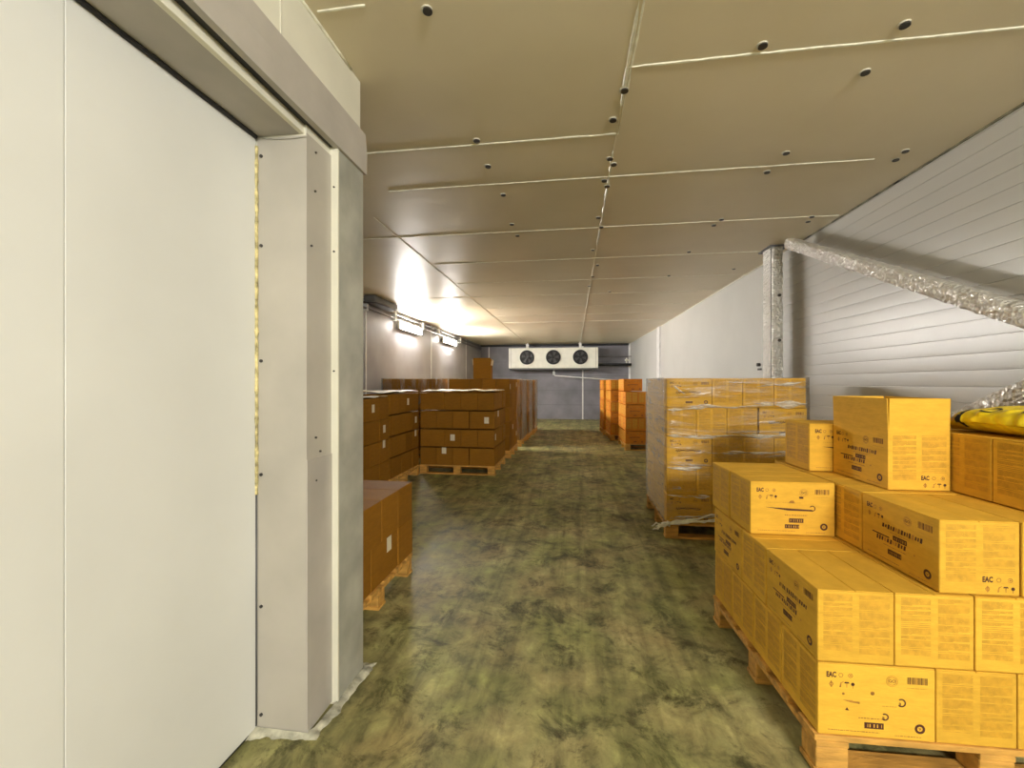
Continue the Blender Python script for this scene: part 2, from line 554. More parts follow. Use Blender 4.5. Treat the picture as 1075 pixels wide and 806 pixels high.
bm = bmesh.new()
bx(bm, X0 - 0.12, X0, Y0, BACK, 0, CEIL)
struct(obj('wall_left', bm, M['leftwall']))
bm = bmesh.new()
for yy in (7.1, 10.6, 14.2):
    bx(bm, X0 - 0.001, X0 + 0.008, yy - 0.02, yy + 0.02, 0, CEIL)
struct(obj('trim_8', bm, M['white_pipe']))
bm = bmesh.new()
bx(bm, X0 - 0.12, X1 + 0.2, Y0 - 0.1, Y0, 0, CEIL)
struct(obj('wall_front', bm, M['panel']))

# partition with the recessed door ----------------------------------
PX = -1.03
YE = 1.975
YJ = 1.573     # face of the jamb
YO = -1.9      # other side of the opening
XD = -1.265    # door plane
ZL = 2.392     # underside of the lintel
bm = bmesh.new()
bx(bm, X0 + 0.001, PX, YO - 0.3, YE, 2.55, CEIL - 0.001)                # above the opening
bx(bm, X0 + 0.001, PX - 0.02, YJ + 0.004, YE, 0, 2.55)                 # end pier
bx(bm, X0 + 0.001, PX - 0.02, Y0 + 0.001, YO, 0, 2.55)                 # pier behind the camera
bx(bm, X0 + 0.001, PX, Y0 + 0.001, YO - 0.3, 2.55, CEIL - 0.001)
bx(bm, X0 + 0.001, PX - 0.03, YO, YJ + 0.004, ZL + 0.003, 2.55)        # lintel
struct(obj('wall_partition', bm, M['partition']))
bm = bmesh.new()
bx(bm, PX - 0.001, PX + 0.004, 0.905, 0.915, 2.62, CEIL)
bx(bm, PX - 0.001, PX + 0.004, 1.395, 1.401, 2.62, CEIL)
struct(obj('trim_9', bm, M['cap']))
# ceiling bead along the partition
bm = bmesh.new()
tube(bm, [(PX + 0.002, -1.0 + i * 0.12, CEIL - 0.004 - 0.004 * noise.noise(Vector((i * 0.7, 2, 5)))) for i in range(25)], 0.008, 6)
struct(obj('trim_10', bm, M['seal']))

door = struct(empty('door_1', (XD, 0, 0)))
bm = bmesh.new()
js = [YO + 0.002, -1.1, -0.09, 0.912, YJ - 0.003]
for a, b in zip(js, js[1:]):
    bx(bm, -0.1, 0.0, a + 0.0012, b - 0.0012, 0.012, ZL - 0.012, bev=0.0015)
obj('door_panel', bm, M['panel'], door)
one('door_core', M['cap'], door, (-0.09, -0.004, YO + 0.01, YJ - 0.008, 0.015, ZL - 0.016))
one('bottom_gap_shade', M['black'], door, (-0.09, -0.004, YO + 0.01, YJ - 0.006, 0.001, 0.013))  # black bar puts the shade of the gap under the door into colour
bm = bmesh.new()
tube(bm, [(0.006 + 0.004 * noise.noise(Vector((i * 0.9, 0, 0))), YO + 0.02 + (YJ - YO - 0.03) * i / 40, ZL - 0.008) for i in range(41)], 0.0085, 8)
obj('top_gasket', bm, M['black'], door)
bm = bmesh.new()
tube(bm, [(0.003 + 0.003 * noise.noise(Vector((i * 1.7, 4, 0))), YJ - 0.004, 0.95 + 1.40 * i / 60) for i in range(61)], [0.0065 + 0.004 * noise.noise(Vector((i * 0.8, 9, 1))) for i in range(61)], 6)
obj('foam_bead', bm, M['foam'], door)
bm = bmesh.new()
tube(bm, [(0.001, YJ - 0.003, 0.02), (0.001, YJ - 0.003, 0.95)], 0.004, 6)
obj('side_gasket', bm, M['grey_pipe'], door)

# jamb flashing: face towards the camera, and the outer face
jamb = struct(empty('trim_11', (0, 0, 0)))
bm = bmesh.new()
XJ = -1.045
bx(bm, XD + 0.004, XJ, YJ, YJ + 0.004, 0.012, ZL - 0.012, bev=0.001)
bx(bm, XJ - 0.004, XJ, YJ, 1.75, 1.088, ZL - 0.003, bev=0.001)
obj('upper_flashing', bm, M['flashing'], jamb)
bm = bmesh.new()
bx(bm, XJ - 0.002, XJ + 0.004, YJ - 0.002, 1.75, 0.012, 1.092, bev=0.0015)
obj('lower_flashing', bm, M['flash_dark'], jamb)
bm = bmesh.new()      # bent top tab under the lintel
pts = [(XD + 0.01, 0), (XD + 0.05, -0.012), (XD + 0.1, -0.018), (XD + 0.16, -0.02), (XJ, -0.018)]
for (xa, za), (xb, zb) in zip(pts, pts[1:]):
    v = [bm.verts.new(p) for p in ((xa, YJ - 0.006, ZL - 0.004 + za), (xb, YJ - 0.006, ZL - 0.004 + zb), (xb, YJ + 0.05, ZL + 0.0 + za * 0.3), (xa, YJ + 0.05, ZL + za * 0.3))]
    bm.faces.new(v)
obj('bent_tab', bm, M['galv'], jamb)
def rivet(c, axis, parent, r=0.0065):
    bm = bmesh.new()
    disc(bm, c, r, axis, 0.008, 12)
    obj('screw', bm, M['screw'], parent)
for zz in (2.31, 1.95, 1.487, 1.03, 0.50, 0.065):
    rivet((XD + 0.022, YJ - 0.001, zz), 'Y', jamb)
for yy, zz in ((1.63, 2.34), (1.625, 2.18), (1.60, 1.95), (1.66, 1.115), (1.63, 1.175), (1.63, 1.0)):
    rivet((XJ + 0.002, yy, zz), 'X', jamb, 0.0045)

# galvanised panel on the end of the partition
pan = struct(empty('trim_12', (0, 0, 0)))
one('face_sheet', M['galv'], pan, (XJ - 0.01, PX + 0.014, 1.755, YE + 0.004, 0.0, 2.425), bev=0.002)
one('edge_strip', M['partition'], pan, (XJ - 0.012, PX + 0.016, 1.746, 1.757, 0.0, 2.425), bev=0.001)
for zz in (2.25, 1.97, 1.45):
    rivet((XJ + 0.014, 1.7455, zz), 'Y', pan, 0.004)

# lintel flashing and fascia
lin = struct(empty('trim_13', (0, 0, 0)))
one('soffit_sheet', M['flash_dark'], lin, (XD - 0.01, -1.075, YO, YJ + 0.02, ZL - 0.002, ZL + 0.002))
one('lip_strip', M['partition'], lin, (-1.078, -1.058, YO, YJ + 0.005, ZL - 0.004, ZL + 0.016), bev=0.002)
one('shadow_gap', M['black'], lin, (-1.058, -1.02, YO, YE, 2.424, 2.432))
bm = bmesh.new()
n = 40
ya, yb = Y0 + 0.01, YE + 0.012
sec = lambda y: [(PX + 0.0, 2.418), (PX + 0.028, 2.416 + 0.003 * noise.noise(Vector((y * 2, 1, 1)))), (PX + 0.030 + 0.003 * noise.noise(Vector((y * 1.5, 8, 1))), 2.52),
                 (PX + 0.022, 2.615 + 0.004 * noise.noise(Vector((y * 2.5, 3, 3)))), (PX + 0.001, 2.622)]
prev = None
for i in range(n + 1):
    y = ya + (yb - ya) * i / n
    ring = [bm.verts.new((px, y, pz)) for px, pz in sec(y)]
    if prev:
        for k in range(4):
            bm.faces.new((prev[k], ring[k], ring[k + 1], prev[k + 1]))
    else:
        bm.faces.new(ring)
    prev = ring
bm.faces.new(prev[::-1])
obj('fascia_sheet', bm, M['flash_dark'], lin)

# smeared mortar along the foot of the pier
bm = bmesh.new()
path = [(-1.27, 1.50), (-1.2, 1.535), (-1.1, 1.545), (-1.0, 1.55), (-0.985, 1.65), (-0.975, 1.8), (-0.965, 1.95), (-0.96, 2.05), (-1.05, 2.03)]
ring = []
fine = []
for (ax, ay), (cx_, cy_) in zip(path, path[1:]):
    for t in range(8):
        fine.append((ax + (cx_ - ax) * t / 8, ay + (cy_ - ay) * t / 8))
inner = [(-1.27, 1.57), (-1.05, 1.57), (-1.03, 1.60), (-1.02, 1.75), (-1.012, 1.98), (-1.05, 1.985)]
def near_inner(p):
    best, bd = None, 9
    for (ax, ay), (cx_, cy_) in zip(inner, inner[1:]):
        for t in range(11):
            q = (ax + (cx_ - ax) * t / 10, ay + (cy_ - ay) * t / 10)
            d = math.hypot(q[0] - p[0], q[1] - p[1])
            if d < bd:
                best, bd = q, d
    return best
prev = None
for i, p in enumerate(fine):
    q = near_inner(p)
    k = 0.8 + 0.5 * noise.noise(Vector((i * 0.33, 0, 2))) + 0.15 * noise.noise(Vector((i * 1.3, 4, 2)))
    px, py = q[0] + (p[0] - q[0]) * k, q[1] + (p[1] - q[1]) * k
    r_ = [bm.verts.new((q[0], q[1], 0.016)), bm.verts.new((q[0] + (px - q[0]) * .5, q[1] + (py - q[1]) * .5, 0.010)), bm.verts.new((px, py, 0.0005))]
    if prev:
        bm.faces.new((prev[0], r_[0], r_[1], prev[1]))
        bm.faces.new((prev[1], r_[1], r_[2], prev[2]))
    prev = r_
struct(obj('baseboard_left', bm, M['caulk']))

# ------------------------------------------------------------------ foil-wrapped steel
def foil_bar(name, p, q, w, d, ang=0.0, seg=60, amp=0.010, seedv=0.0, parent=None):
    """closed bar from p to q with crumpled skin, w across the wall, d along it"""
    bm = bmesh.new()
    p, q = Vector(p), Vector(q)
    ax = (q - p).normalized()
    u = Vector((1, 0, 0))
    v = ax.cross(u).normalized()
    m = 20
    prev = None
    for i in range(seg + 1):
        c = p + (q - p) * (i / seg)
        ring = []
        for j in range(m):
            a = 2 * PI * j / m
            ca, sa = math.cos(a), math.sin(a)
            k = 1.0 / max(abs(ca), abs(sa)) ** 0.72
            pt = c + u * ca * k * w / 2 + v * sa * k * d / 2
            dn = (u * ca + v * sa) * amp * noise.noise(pt * 26 + Vector((seedv, 0, 0)))
            ring.append(bm.verts.new(pt + dn))
        if prev:
            for j in range(m):
                bm.faces.new((prev[j], prev[(j + 1) % m], ring[(j + 1) % m], ring[j]))
        else:
            bm.faces.new(ring)
        prev = ring
    bm.faces.new(prev[::-1])
    return obj(name, bm, M['foil'], parent)

colm = tag(empty('steel_column', (2.16, 5.07, 0)), 'upright steel column wrapped in silver foil against the right wall', 'column')
foil_bar('foil_wrap', (0, 0, 0.0), (0, 0, CEIL - 0.012), 0.135, 0.25, parent=colm, amp=0.008)
one('taped_seam', M['grey_pipe'], colm, (-0.071, -0.065, -0.124, -0.116, 0.02, CEIL - 0.03))
bm = bmesh.new()
bx(bm, -0.09, 0.11, -0.15, 0.15, CEIL - 0.014, CEIL - 0.001)
obj('head_plate', bm, M['grey_pipe'], colm)
for zz in (2.33, 1.85):
    bm = bmesh.new()
    disc(bm, (0.01, -0.132, zz), 0.016, 'Y', 0.014, 12)
    obj('bolt', bm, M['screw'], colm)
br = tag(empty('diagonal_brace', (2.165, 4.70, CEIL - 0.03)), 'foil-wrapped diagonal brace sloping down from the top of the column', 'brace')
foil_bar('foil_wrap', (0, 0, -0.03), (0, -4.55, -2.18), 0.10, 0.105, parent=br, seg=150, amp=0.008, seedv=4.0)
br2 = tag(empty('diagonal_brace', (2.30, 4.85, 0.27)), 'foil-wrapped brace rising behind the yellow sack toward the right', 'brace')
foil_bar('foil_wrap', (-0.03, 0, 0), (-0.03, -4.6, 2.15), 0.06, 0.11, parent=br2, seg=150, amp=0.006, seedv=9.0)

wb = tag(empty('wall_bracket', (2.318, 5.82, 1.60)), 'pair of small dark fixings on the right wall beside the foil column', 'bracket')
one('plate', M['screw'], wb, (0.0, 0.035, -0.05, 0.05, -0.045, -0.02), bev=0.004)
bm = bmesh.new()
disc(bm, (0.0, 0, 0.025), 0.022, 'X', 0.05, 12)
obj('bolt', bm, M['screw'], wb)

# ------------------------------------------------------------------ cartons
CL, CW, CH = 0.384, 0.252, 0.256
SL, SW = 0.388, 0.2555

class Print:
    """flat ink shapes laid 0.4 mm off a face; a runs left to right, b upward, in face fractions"""
    def __init__(self, w, h):
        self.w, self.h, self.q = w, h, []
    def rect(self, u0, u1, v0, v1, mi=0):
        # v measured from the top
        self.q.append(([(u0 * self.w, (1 - v1) * self.h), (u1 * self.w, (1 - v1) * self.h), (u1 * self.w, (1 - v0) * self.h), (u0 * self.w, (1 - v0) * self.h)], mi))
    def poly(self, pts, mi=0):
        self.q.append(([(u * self.w, (1 - v) * self.h) for u, v in pts], mi))
    def ring(self, u, v, r, t, mi=0, n=20, a0=0, a1=2 * PI):
        cx_, cy_ = u * self.w, (1 - v) * self.h
        for i in range(n):
            a, b = a0 + (a1 - a0) * i / n, a0 + (a1 - a0) * (i + 1) / n
            self.q.append(([(cx_ + (r - t) * math.cos(a), cy_ + (r - t) * math.sin(a)), (cx_ + r * math.cos(a), cy_ + r * math.sin(a)),
                            (cx_ + r * math.cos(b), cy_ + r * math.sin(b)), (cx_ + (r - t) * math.cos(b), cy_ + (r - t) * math.sin(b))], mi))
    def disc(self, u, v, r, mi=0, n=18):
        cx_, cy_ = u * self.w, (1 - v) * self.h
        self.q.append(([(cx_ + r * math.cos(2 * PI * i / n), cy_ + r * math.sin(2 * PI * i / n)) for i in range(n)], mi))
    def text(self, s, u, v, size, mi=0, sx=1.0, shear=0.0):
        cu = bpy.data.curves.new('lettering', 'FONT')
        cu.body = s
        cu.size = size
        cu.align_x = 'CENTER'
        cu.align_y = 'CENTER'
        cu.shear = shear
        cu.offset = size * (0.045 if s == 'EAC' else 0.015)
        cu.resolution_u = 2
        to = bpy.data.objects.new('lettering', cu)
        COL.objects.link(to)
        bpy.context.view_layer.update()
        me = bpy.data.meshes.new_from_object(to)
        for p in me.polygons:
            self.q.append(([(u * self.w + me.vertices[k].co.x * sx, (1 - v) * self.h + me.vertices[k].co.y) for k in p.vertices], mi))
        bpy.data.objects.remove(to)
        bpy.data.curves.remove(cu)
        bpy.data.meshes.remove(me)
    def dashes(self, u0, u1, v, hgt, mi, rnd, dmin=0.008, dmax=0.03, gap=0.006):
        u = u0
        while u < u1:
            d = rnd.uniform(dmin, dmax)
            self.rect(u, min(u + d, u1), v - hgt / 2 * rnd.uniform(0.7, 1), v + hgt / 2 * rnd.uniform(0.7, 1), mi)
            u += d + gap

def icons(p, u0, v0, du, dv, k=1.0):
    """conformity mark, two outline symbols, and the row of handling symbols under them"""
    w, h = p.w, p.h
    p.text('EAC', u0 + 0.0 * du, v0, 0.026 * k, 0, sx=0.68)
    s = 0.0085 * k
    p.ring(u0 + du, v0, s, s * 0.3, 2, 6)
    p.ring(u0 + 2 * du, v0, s, s * 0.3, 2, 8)
    p.disc(u0 + 2 * du, v0, s * 0.4, 2)
    # second row: snowflake box, wine glass, umbrella, arrow
    a = u0
    v1 = v0 + dv
    p.ring(a, v1, s * 0.95, s * 0.45, 2, 6)
    p.rect(a - 0.002 / w, a + 0.002 / w, v1 - 0.011 / h, v1 + 0.011 / h, 2)
    a = u0 + du * 0.98
    p.poly([(a - 0.004 / w, v1 + 0.010 / h), (a + 0.001 / w, v1 + 0.010 / h), (a + 0.003 / w, v1 - 0.004 / h), (a + 0.010 / w, v1 - 0.010 / h), (a + 0.009 / w, v1 - 0.012 / h), (a - 0.001 / w, v1 - 0.006 / h)], 2)
    a = u0 + 1.62 * du
    p.rect(a - 0.0014 / w, a + 0.0014 / w, v1 - 0.008 / h, v1 + 0.010 / h, 2)
    p.poly([(a - 0.009 / w, v1 - 0.005 / h), (a + 0.009 / w, v1 - 0.005 / h), (a + 0.006 / w, v1 - 0.010 / h), (a - 0.006 / w, v1 - 0.010 / h)], 0)
    a = u0 + 2.25 * du
    p.disc(a, v1 - 0.003 / h, 0.0062 * k, 0, 10)
    p.rect(a - 0.0012 / w, a + 0.0012 / w, v1, v1 + 0.012 / h, 2)

def bar(p, u0, u1, v0, v1, rnd):
    """black bar with light lettering blocks left open"""
    p.rect(u0, u1, v0, v0 + (v1 - v0) * 0.25, 0)
    p.rect(u0, u1, v1 - (v1 - v0) * 0.22, v1, 0)
    u = u0
    while u < u1:
        d = rnd.uniform(0.012, 0.028)
        p.rect(u, min(u + d, u1), v0 + (v1 - v0) * 0.2, v1 - (v1 - v0) * 0.2, 0)
        u += d + rnd.uniform(0.004, 0.010)

def long_face(variant, seed):
    rnd = random.Random(seed)
    p = Print(CL, CH)
    icons(p, 0.115, 0.16, 0.083, 0.13)
    # round emblem, barcode
    p.ring(0.635, 0.20, 0.020, 0.0035, 1)
    p.ring(0.635, 0.20, 0.0145, 0.002, 2)
    p.text('GO', 0.635, 0.20, 0.015, 0)
    u = 0.765
    while u < 0.925:
        d = rnd.choice((0.003, 0.005, 0.009))
        p.rect(u, u + d, 0.13, 0.225, 2 if rnd.random() < .5 else 0)
        u += d + rnd.choice((0.003, 0.005))
    p.dashes(0.76, 0.93, 0.28, 0.010, 1, rnd, 0.01, 0.05, 0.003)
    # bottom lines and the dark round symbol
    p.dashes(0.085, 0.53, 0.925, 0.014, 2, rnd)
    p.dashes(0.66, 0.88, 0.945, 0.014, 2, rnd)
    p.ring(0.87, 0.83, 0.017, 0.0085, 0)
    p.ring(0.87, 0.83, 0.0055, 0.003, 0, 3, 0.5, 0.5 + 2 * PI)
    if variant == 1:      # faded: broken rule, two swirl marks, one bar
        p.poly([(0.22, 0.505), (0.36, 0.515), (0.36, 0.545), (0.28, 0.53)], 2)
        p.rect(0.22, 0.30, 0.50, 0.508, 2)
        p.dashes(0.55, 0.68, 0.55, 0.012, 1, rnd)
        for a, b_, r_ in ((0.715, 0.49, 0.015), (0.575, 0.70, 0.013)):
            p.ring(a, b_, r_, 0.0048, 0, 12, -2.4, 2.2)
            p.text('a', a - 0.012, b_ + 0.01, 0.020, 0)
        p.disc(0.22, 0.415, 0.0045, 2)
        p.disc(0.47, 0.385, 0.007, 2)
        p.poly([(0.235, 0.64), (0.25, 0.60), (0.27, 0.645)], 0)
        p.dashes(0.35, 0.56, 0.735, 0.016, 2, rnd)
        bar(p, 0.40, 0.565, 0.79, 0.875, rnd)
    elif variant == 2:    # long dark rule with a swirl, and two bars
        p.dashes(0.18, 0.60, 0.39, 0.012, 1, rnd)
        p.poly([(0.45, 0.40), (0.48, 0.35), (0.51, 0.345), (0.54, 0.40)], 2)
        p.poly([(0.16, 0.48), (0.74, 0.515), (0.74, 0.545), (0.45, 0.54)], 0)
        p.ring(0.735, 0.49, 0.014, 0.004, 0, 14, -2.6, 2.6)
        p.dashes(0.41, 0.68, 0.625, 0.020, 2, rnd)
        bar(p, 0.46, 0.63, 0.685, 0.765, rnd)
        bar(p, 0.41, 0.58, 0.80, 0.875, rnd)
        p.rect(0.58, 0.63, 0.27, 0.31, 0)
    elif variant == 3:    # two heavy slanted titles, each with a thin line and a bar
        for v, a, b_ in ((0.40, 0.30, 0.80), (0.62, 0.22, 0.62)):
            u = a
            while u < b_:
                d = rnd.uniform(0.018, 0.034)
                t = rnd.uniform(0.025, 0.04)
                p.poly([(u, v + t), (u + d * 0.8, v + t), (u + d, v - t), (u + d * 0.25, v - t)], 0 if rnd.random() < .8 else 2)
                u += d + 0.007
        p.rect(0.16, 0.40, 0.555, 0.575, 0)
        p.dashes(0.41, 0.66, 0.475, 0.014, 2, rnd)
        bar(p, 0.45, 0.63, 0.50, 0.575, rnd)
        p.dashes(0.32, 0.62, 0.70, 0.014, 2, rnd)
        bar(p, 0.38, 0.56, 0.745, 0.825, rnd)
        p.disc(0.72, 0.66, 0.004, 2)
    else:                 # script-like title
        x0, amp = 0.20, 0.05
        pts = []
        for i in range(90):
            t = i / 89
            uu = x0 + 0.56 * t + 0.012 * math.sin(t * 74)
            vv = 0.50 - 0.03 * math.sin(t * 3.0) + amp * math.cos(t * 74 + 1.0) * (0.6 + 0.4 * math.sin(t * 17))
            pts.append((uu, vv))
        for a, b_ in zip(pts, pts[1:]):
            p.poly([(a[0], a[1] - 0.017), (b_[0], b_[1] - 0.017), (b_[0] + 0.004, b_[1] + 0.017), (a[0] + 0.004, a[1] + 0.017)], 0)
        p.dashes(0.22, 0.74, 0.60, 0.018, 2, rnd)
        p.dashes(0.25, 0.72, 0.67, 0.03, 2, rnd)
        bar(p, 0.42, 0.58, 0.80, 0.87, rnd)
    return p

def side_face(variant, seed):
    rnd = random.Random(seed)
    p = Print(CW, CH)
    for c, (u0, u1) in enumerate(((0.075, 0.455), (0.545, 0.94))):
        v = 0.055
        end = 0.86 if c else 0.83
        if variant == 2 and c == 1:
            end = 0.71
        while v < end:
            kind = rnd.random()
            if kind < 0.22:
                p.rect(u0, u1, v, v + 0.010, 1)
                v += 0.026
            else:
                lines = rnd.randint(3, 8)
                for k in range(lines):
                    if v > end:
                        break
                    e = u1 if k < lines - 1 else u0 + (u1 - u0) * rnd.uniform(0.3, 0.95)
                    # words
                    u = u0
                    while u < e - 0.01:
                        d = rnd.uniform(0.08, 0.25)
                        p.rect(u, min(u + d, e), v, v + 0.0115, 1)
                        u += d + 0.006
                    v += 0.0155
                v += 0.012
    if variant == 2:
        icons(p, 0.60, 0.79, 0.14, 0.125)
    return p

def lay(bm, p, off, rot, eps=0.0005):
    for pts, mi in p.q:
        vs = []
        for a, b in pts:
            co = Vector((a - p.w / 2, -off - eps, b))
            vs.append(bm.verts.new(Matrix.Rotation(rot, 3, 'Z') @ co))
        try:
            bm.faces.new(vs).material_index = mi + 1
        except ValueError:
            pass

INK = [M['ink'], M['ochre'], M['midink']]

def carton_body(h=CH, flaps=True, bulge=0.0015):
    bm = bmesh.new()
    bx(bm, -CL / 2, CL / 2, -CW / 2, CW / 2, 0.0, h - (0.004 if flaps else 0), bev=0.004, seg=2)
    return bm

def make_printed(lv, sv, seed, mat, parts=True):
    root = empty('carton')
    bb = carton_body()
    lf = long_face(lv, seed)
    lay(bb, lf, CW / 2, 0)
    lay(bb, lf, CW / 2, PI)
    lay(bb, side_face(sv, seed + 1), CL / 2, PI / 2)
    lay(bb, side_face(sv, seed + 2), CL / 2, -PI / 2)
    obj('carton_body', bb, [mat] + INK, root, fix=False)
    for s in (-1, 1):
        bm = bmesh.new()
        bx(bm, -CL / 2 + 0.001, CL / 2 - 0.001, min(s * 0.0012, s * (CW / 2 - 0.0005)), max(s * 0.0012, s * (CW / 2 - 0.0005)), CH - 0.0042, CH, bev=0.0012, seg=1)
        obj('top_flap', bm, mat, root)
    return root

PROTO = {
    'faded': make_printed(1, 1, 3, M['tan']),
    'ruled': make_printed(2, 1, 5, M['tan']),
    'titled': make_printed(3, 2, 7, M['tan']),
    'titled_plain': make_printed(3, 1, 17, M['tan']),
    'script': make_printed(4, 1, 9, M['tan']),
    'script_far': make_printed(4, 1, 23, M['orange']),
}
PLAIN_H = 0.276
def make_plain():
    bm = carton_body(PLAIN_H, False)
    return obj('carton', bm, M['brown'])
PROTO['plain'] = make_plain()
STICK_LONG = None
USED = set()
COUNT = {}

def put(kind, x, y, z, rz, label, group, jit=True):
    p = PROTO[kind]
    if kind in USED:
        o = dup(p)
    else:
        o = p
        USED.add(kind)
    j = 0.0007 if jit else 0
    o.location = (x + random.uniform(-j, j), y + random.uniform(-j, j), z)
    o.rotation_euler = (0, 0, rz + random.uniform(-1, 1) * R(0.14))
    tag(o, label, 'carton', group)
    COUNT[group] = COUNT.get(group, 0) + 1
    return o

def layer(kind):
    T = 3 * SL
    A = []
    if kind == 'A':
        for k in range(4):
            A.append((SL / 2, SW * (k + .5), 0))
        for r_ in (0, 1):
            for k in range(3):
                A.append((SL + SW * (k + .5), SL * (r_ + .5), PI / 2))
        for k in range(2):
            A.append((SL * (1.5 + k), 2 * SL + SW / 2, 0))
    else:
        for k in range(4):
            A.append((T - SL / 2, SW * (k + .5), 0))
        for k in range(3):
            A.append((SW * (k + .5), SL / 2, PI / 2))
        for k in range(2):
            A.append((SL * (0.5 + k), SL + SW / 2, 0))
        for k in range(3):
            A.append((SW * (k + .5), SL + SW + SL / 2, PI / 2))
    return A
TW, TD = 3 * SL, 2 * SL + SW

ROW = ['bottom row', 'second row', 'third row', 'fourth row', 'top row']
def rowname(k, n):
    return 'bottom row' if k == 0 else 'top row' if k == n - 1 else ROW[k]
NTH = ['first', 'second', 'third', 'fourth', 'fifth', 'sixth', 'seventh', 'eighth', 'ninth', 'tenth']

def stack(ox, oy, rz, kinds, layers, lh, base, show, desc, where, group, side='-x', skip=lambda k, i, x, y: False, pick=None, shrink=1.0):
    n = len(layers)
    out = []
    for k, lay_ in enumerate(layers):
        items = []
        for (x, y, r_) in layer(lay_):
            hx, hy = (SL / 2, SW / 2) if r_ == 0 else (SW / 2, SL / 2)
            items.append((x, y, r_, x - hx < 0.02, x + hx > TW - 0.02, y - hy < 0.02, y + hy > TD - 0.02))
        front = sorted([it for it in items if it[5]], key=lambda t: t[0])
        ax = 3 if side == '-x' else 4
        sid = sorted([it for it in items if it[ax]], key=lambda t: t[1])
        for it in items:
            x, y, r_, lf, rt, fr, bk = it
            vis = 'all' in show or ('-y' in show and fr) or ('-x' in show and lf) or ('+x' in show and rt) or ('top' in show and k == n - 1)
            if not vis or skip(k, it, x, y):
                continue
            rn = rowname(k, n)
            if '-y' in show and fr:
                i = front.index(it)
                m = len(front)
                pos = 'leftmost' if i == 0 else 'rightmost' if i == m - 1 else NTH[i] + ' from left'
                lab = f'{desc}, {rn}, {pos} on front, {where}'
            elif it[ax]:
                i = sid.index(it)
                lab = f'{desc}, {rn}, {NTH[i]} back on aisle side, {where}'
            else:
                inner = sorted([t for t in items if not (t[5] and '-y' in show) and not t[ax]], key=lambda t: (t[1], t[0]))
                lab = f'{desc}, inner {rn}, {NTH[inner.index(it)]} from front, {where}'
            co = Matrix.Rotation(rz, 3, 'Z') @ Vector((x, y, 0))
            kk = kinds if pick is None else pick(k, it, fr)
            o = put(kk, ox + co.x, oy + co.y, base + k * lh, rz + r_, lab, group)
            out.append((k, it, o))
    return out

# ------------------------------------------------------------------ pallets
PH = 0.142
def make_pallet():
    root = empty('wooden_pallet')
    Lx, Ly = 1.18, 1.02
    for y in (0.05, Ly / 2, Ly - 0.05):
        one('bottom_board', M['wood'], root, (0.0, Lx, y - 0.05, y + 0.05, 0.0, 0.02), bev=0.004)
        for x in (0.06, Lx / 2, Lx - 0.06):
            one('block', M['wood'], root, (x - 0.055, x + 0.055, y - 0.048, y + 0.048, 0.0205, 0.0985), bev=0.006)
    for x in (0.06, Lx / 2, Lx - 0.06):
        one('stringer_board', M['wood'], root, (x - 0.055, x + 0.055, 0.0, Ly, 0.099, 0.1195), bev=0.003)
    for k in range(6):
        y = 0.055 + (Ly - 0.11) * k / 5
        one('deck_board', M['wood'], root, (0.0, Lx, y - 0.055, y + 0.055, 0.12, PH - 0.0005), bev=0.003)
    return root
PAL = make_pallet()
first_pal = [True]
def pallet(x, y, rz, label):
    o = PAL if first_pal[0] else dup(PAL)
    first_pal[0] = False
    o.location = (x, y, 0)
    o.rotation_euler = (0, 0, rz)
    tag(o, label, 'pallet', 'wooden pallets under the carton stacks')
    return o

# ---- near right stack
NR = R(2.0)
NX, NY = 0.866, 1.682
def npt(x, y):
    v = Matrix.Rotation(NR, 3, 'Z') @ Vector((x, y, 0))
    return NX + v.x, NY + v.y
LH = 0.26
Z = [PH + LH * k for k in range(5)]
G = 'yellow cartons on the near right pallet'
px, py = npt(-0.012, -0.004)
pallet(px, py, NR, 'yellowish wooden pallet under the nearest right carton stack')
# bottom and second rows
sb = 'yellow printed carton'
def npick(k, it, fr):
    return 'faded' if k == 0 else 'titled_plain'
stack(NX, NY, NR, 'faded', ['A', 'B'], LH, PH, ('-y', '-x', 'all'), 'yellow carton', 'nearest right stack', G, pick=npick,
      skip=lambda k, it, x, y: False)
# third row, hand placed: (kind, lx, ly, rot, label)
third = [
    ('ruled', 0.010 + SL / 2, 0.565 + SW / 2, 0, 'yellow carton with dark rule and two bars, facing camera, left end of third row'),
    ('titled_plain', 0.004 + SL / 2, 0.565 + SW * 1.5, 0, 'yellow carton directly behind the one with the dark rule and two bars'),
    ('titled', 0.405 + SW / 2, 0.010 + SL / 2, PI / 2, 'big yellow carton at front of third row, two dark titles on its left face'),
    ('titled', 0.405 + SW * 1.5 + 0.002, 0.008 + SL / 2, PI / 2, 'yellow carton in third row, right of the one with two dark titles'),
    ('titled_plain', 0.405 + SW * 2.5 + 0.004, 0.008 + SL / 2, PI / 2, 'yellow carton at the right front corner of the third row'),
    ('titled_plain', 0.405 + SL / 2, 0.404 + SW / 2, 0, 'yellow carton behind big titled carton, narrow shaded end beside ruled carton'),
    ('titled_plain', 0.405 + SL * 1.5, 0.404 + SW / 2, 0, 'yellow carton behind the right front corner of the third row'),
    ('titled_plain', 0.405 + SL / 2, 0.404 + SW * 1.5, 0, 'yellow carton in third row under the open-flapped carton'),
    ('titled_plain', 0.405 + SL / 2, 0.404 + SW * 2.5, 0, 'yellow carton in third row under the small rear carton'),
    ('titled_plain', 0.405 + SL * 1.5, 0.404 + SW * 1.5, 0, 'yellow carton in third row, right of the one under the open-flapped carton'),
]
for kind, lx, ly, r_, lab in third:
    x, y = npt(lx, ly)
    put(kind, x, y, Z[2], NR + r_, lab, G)
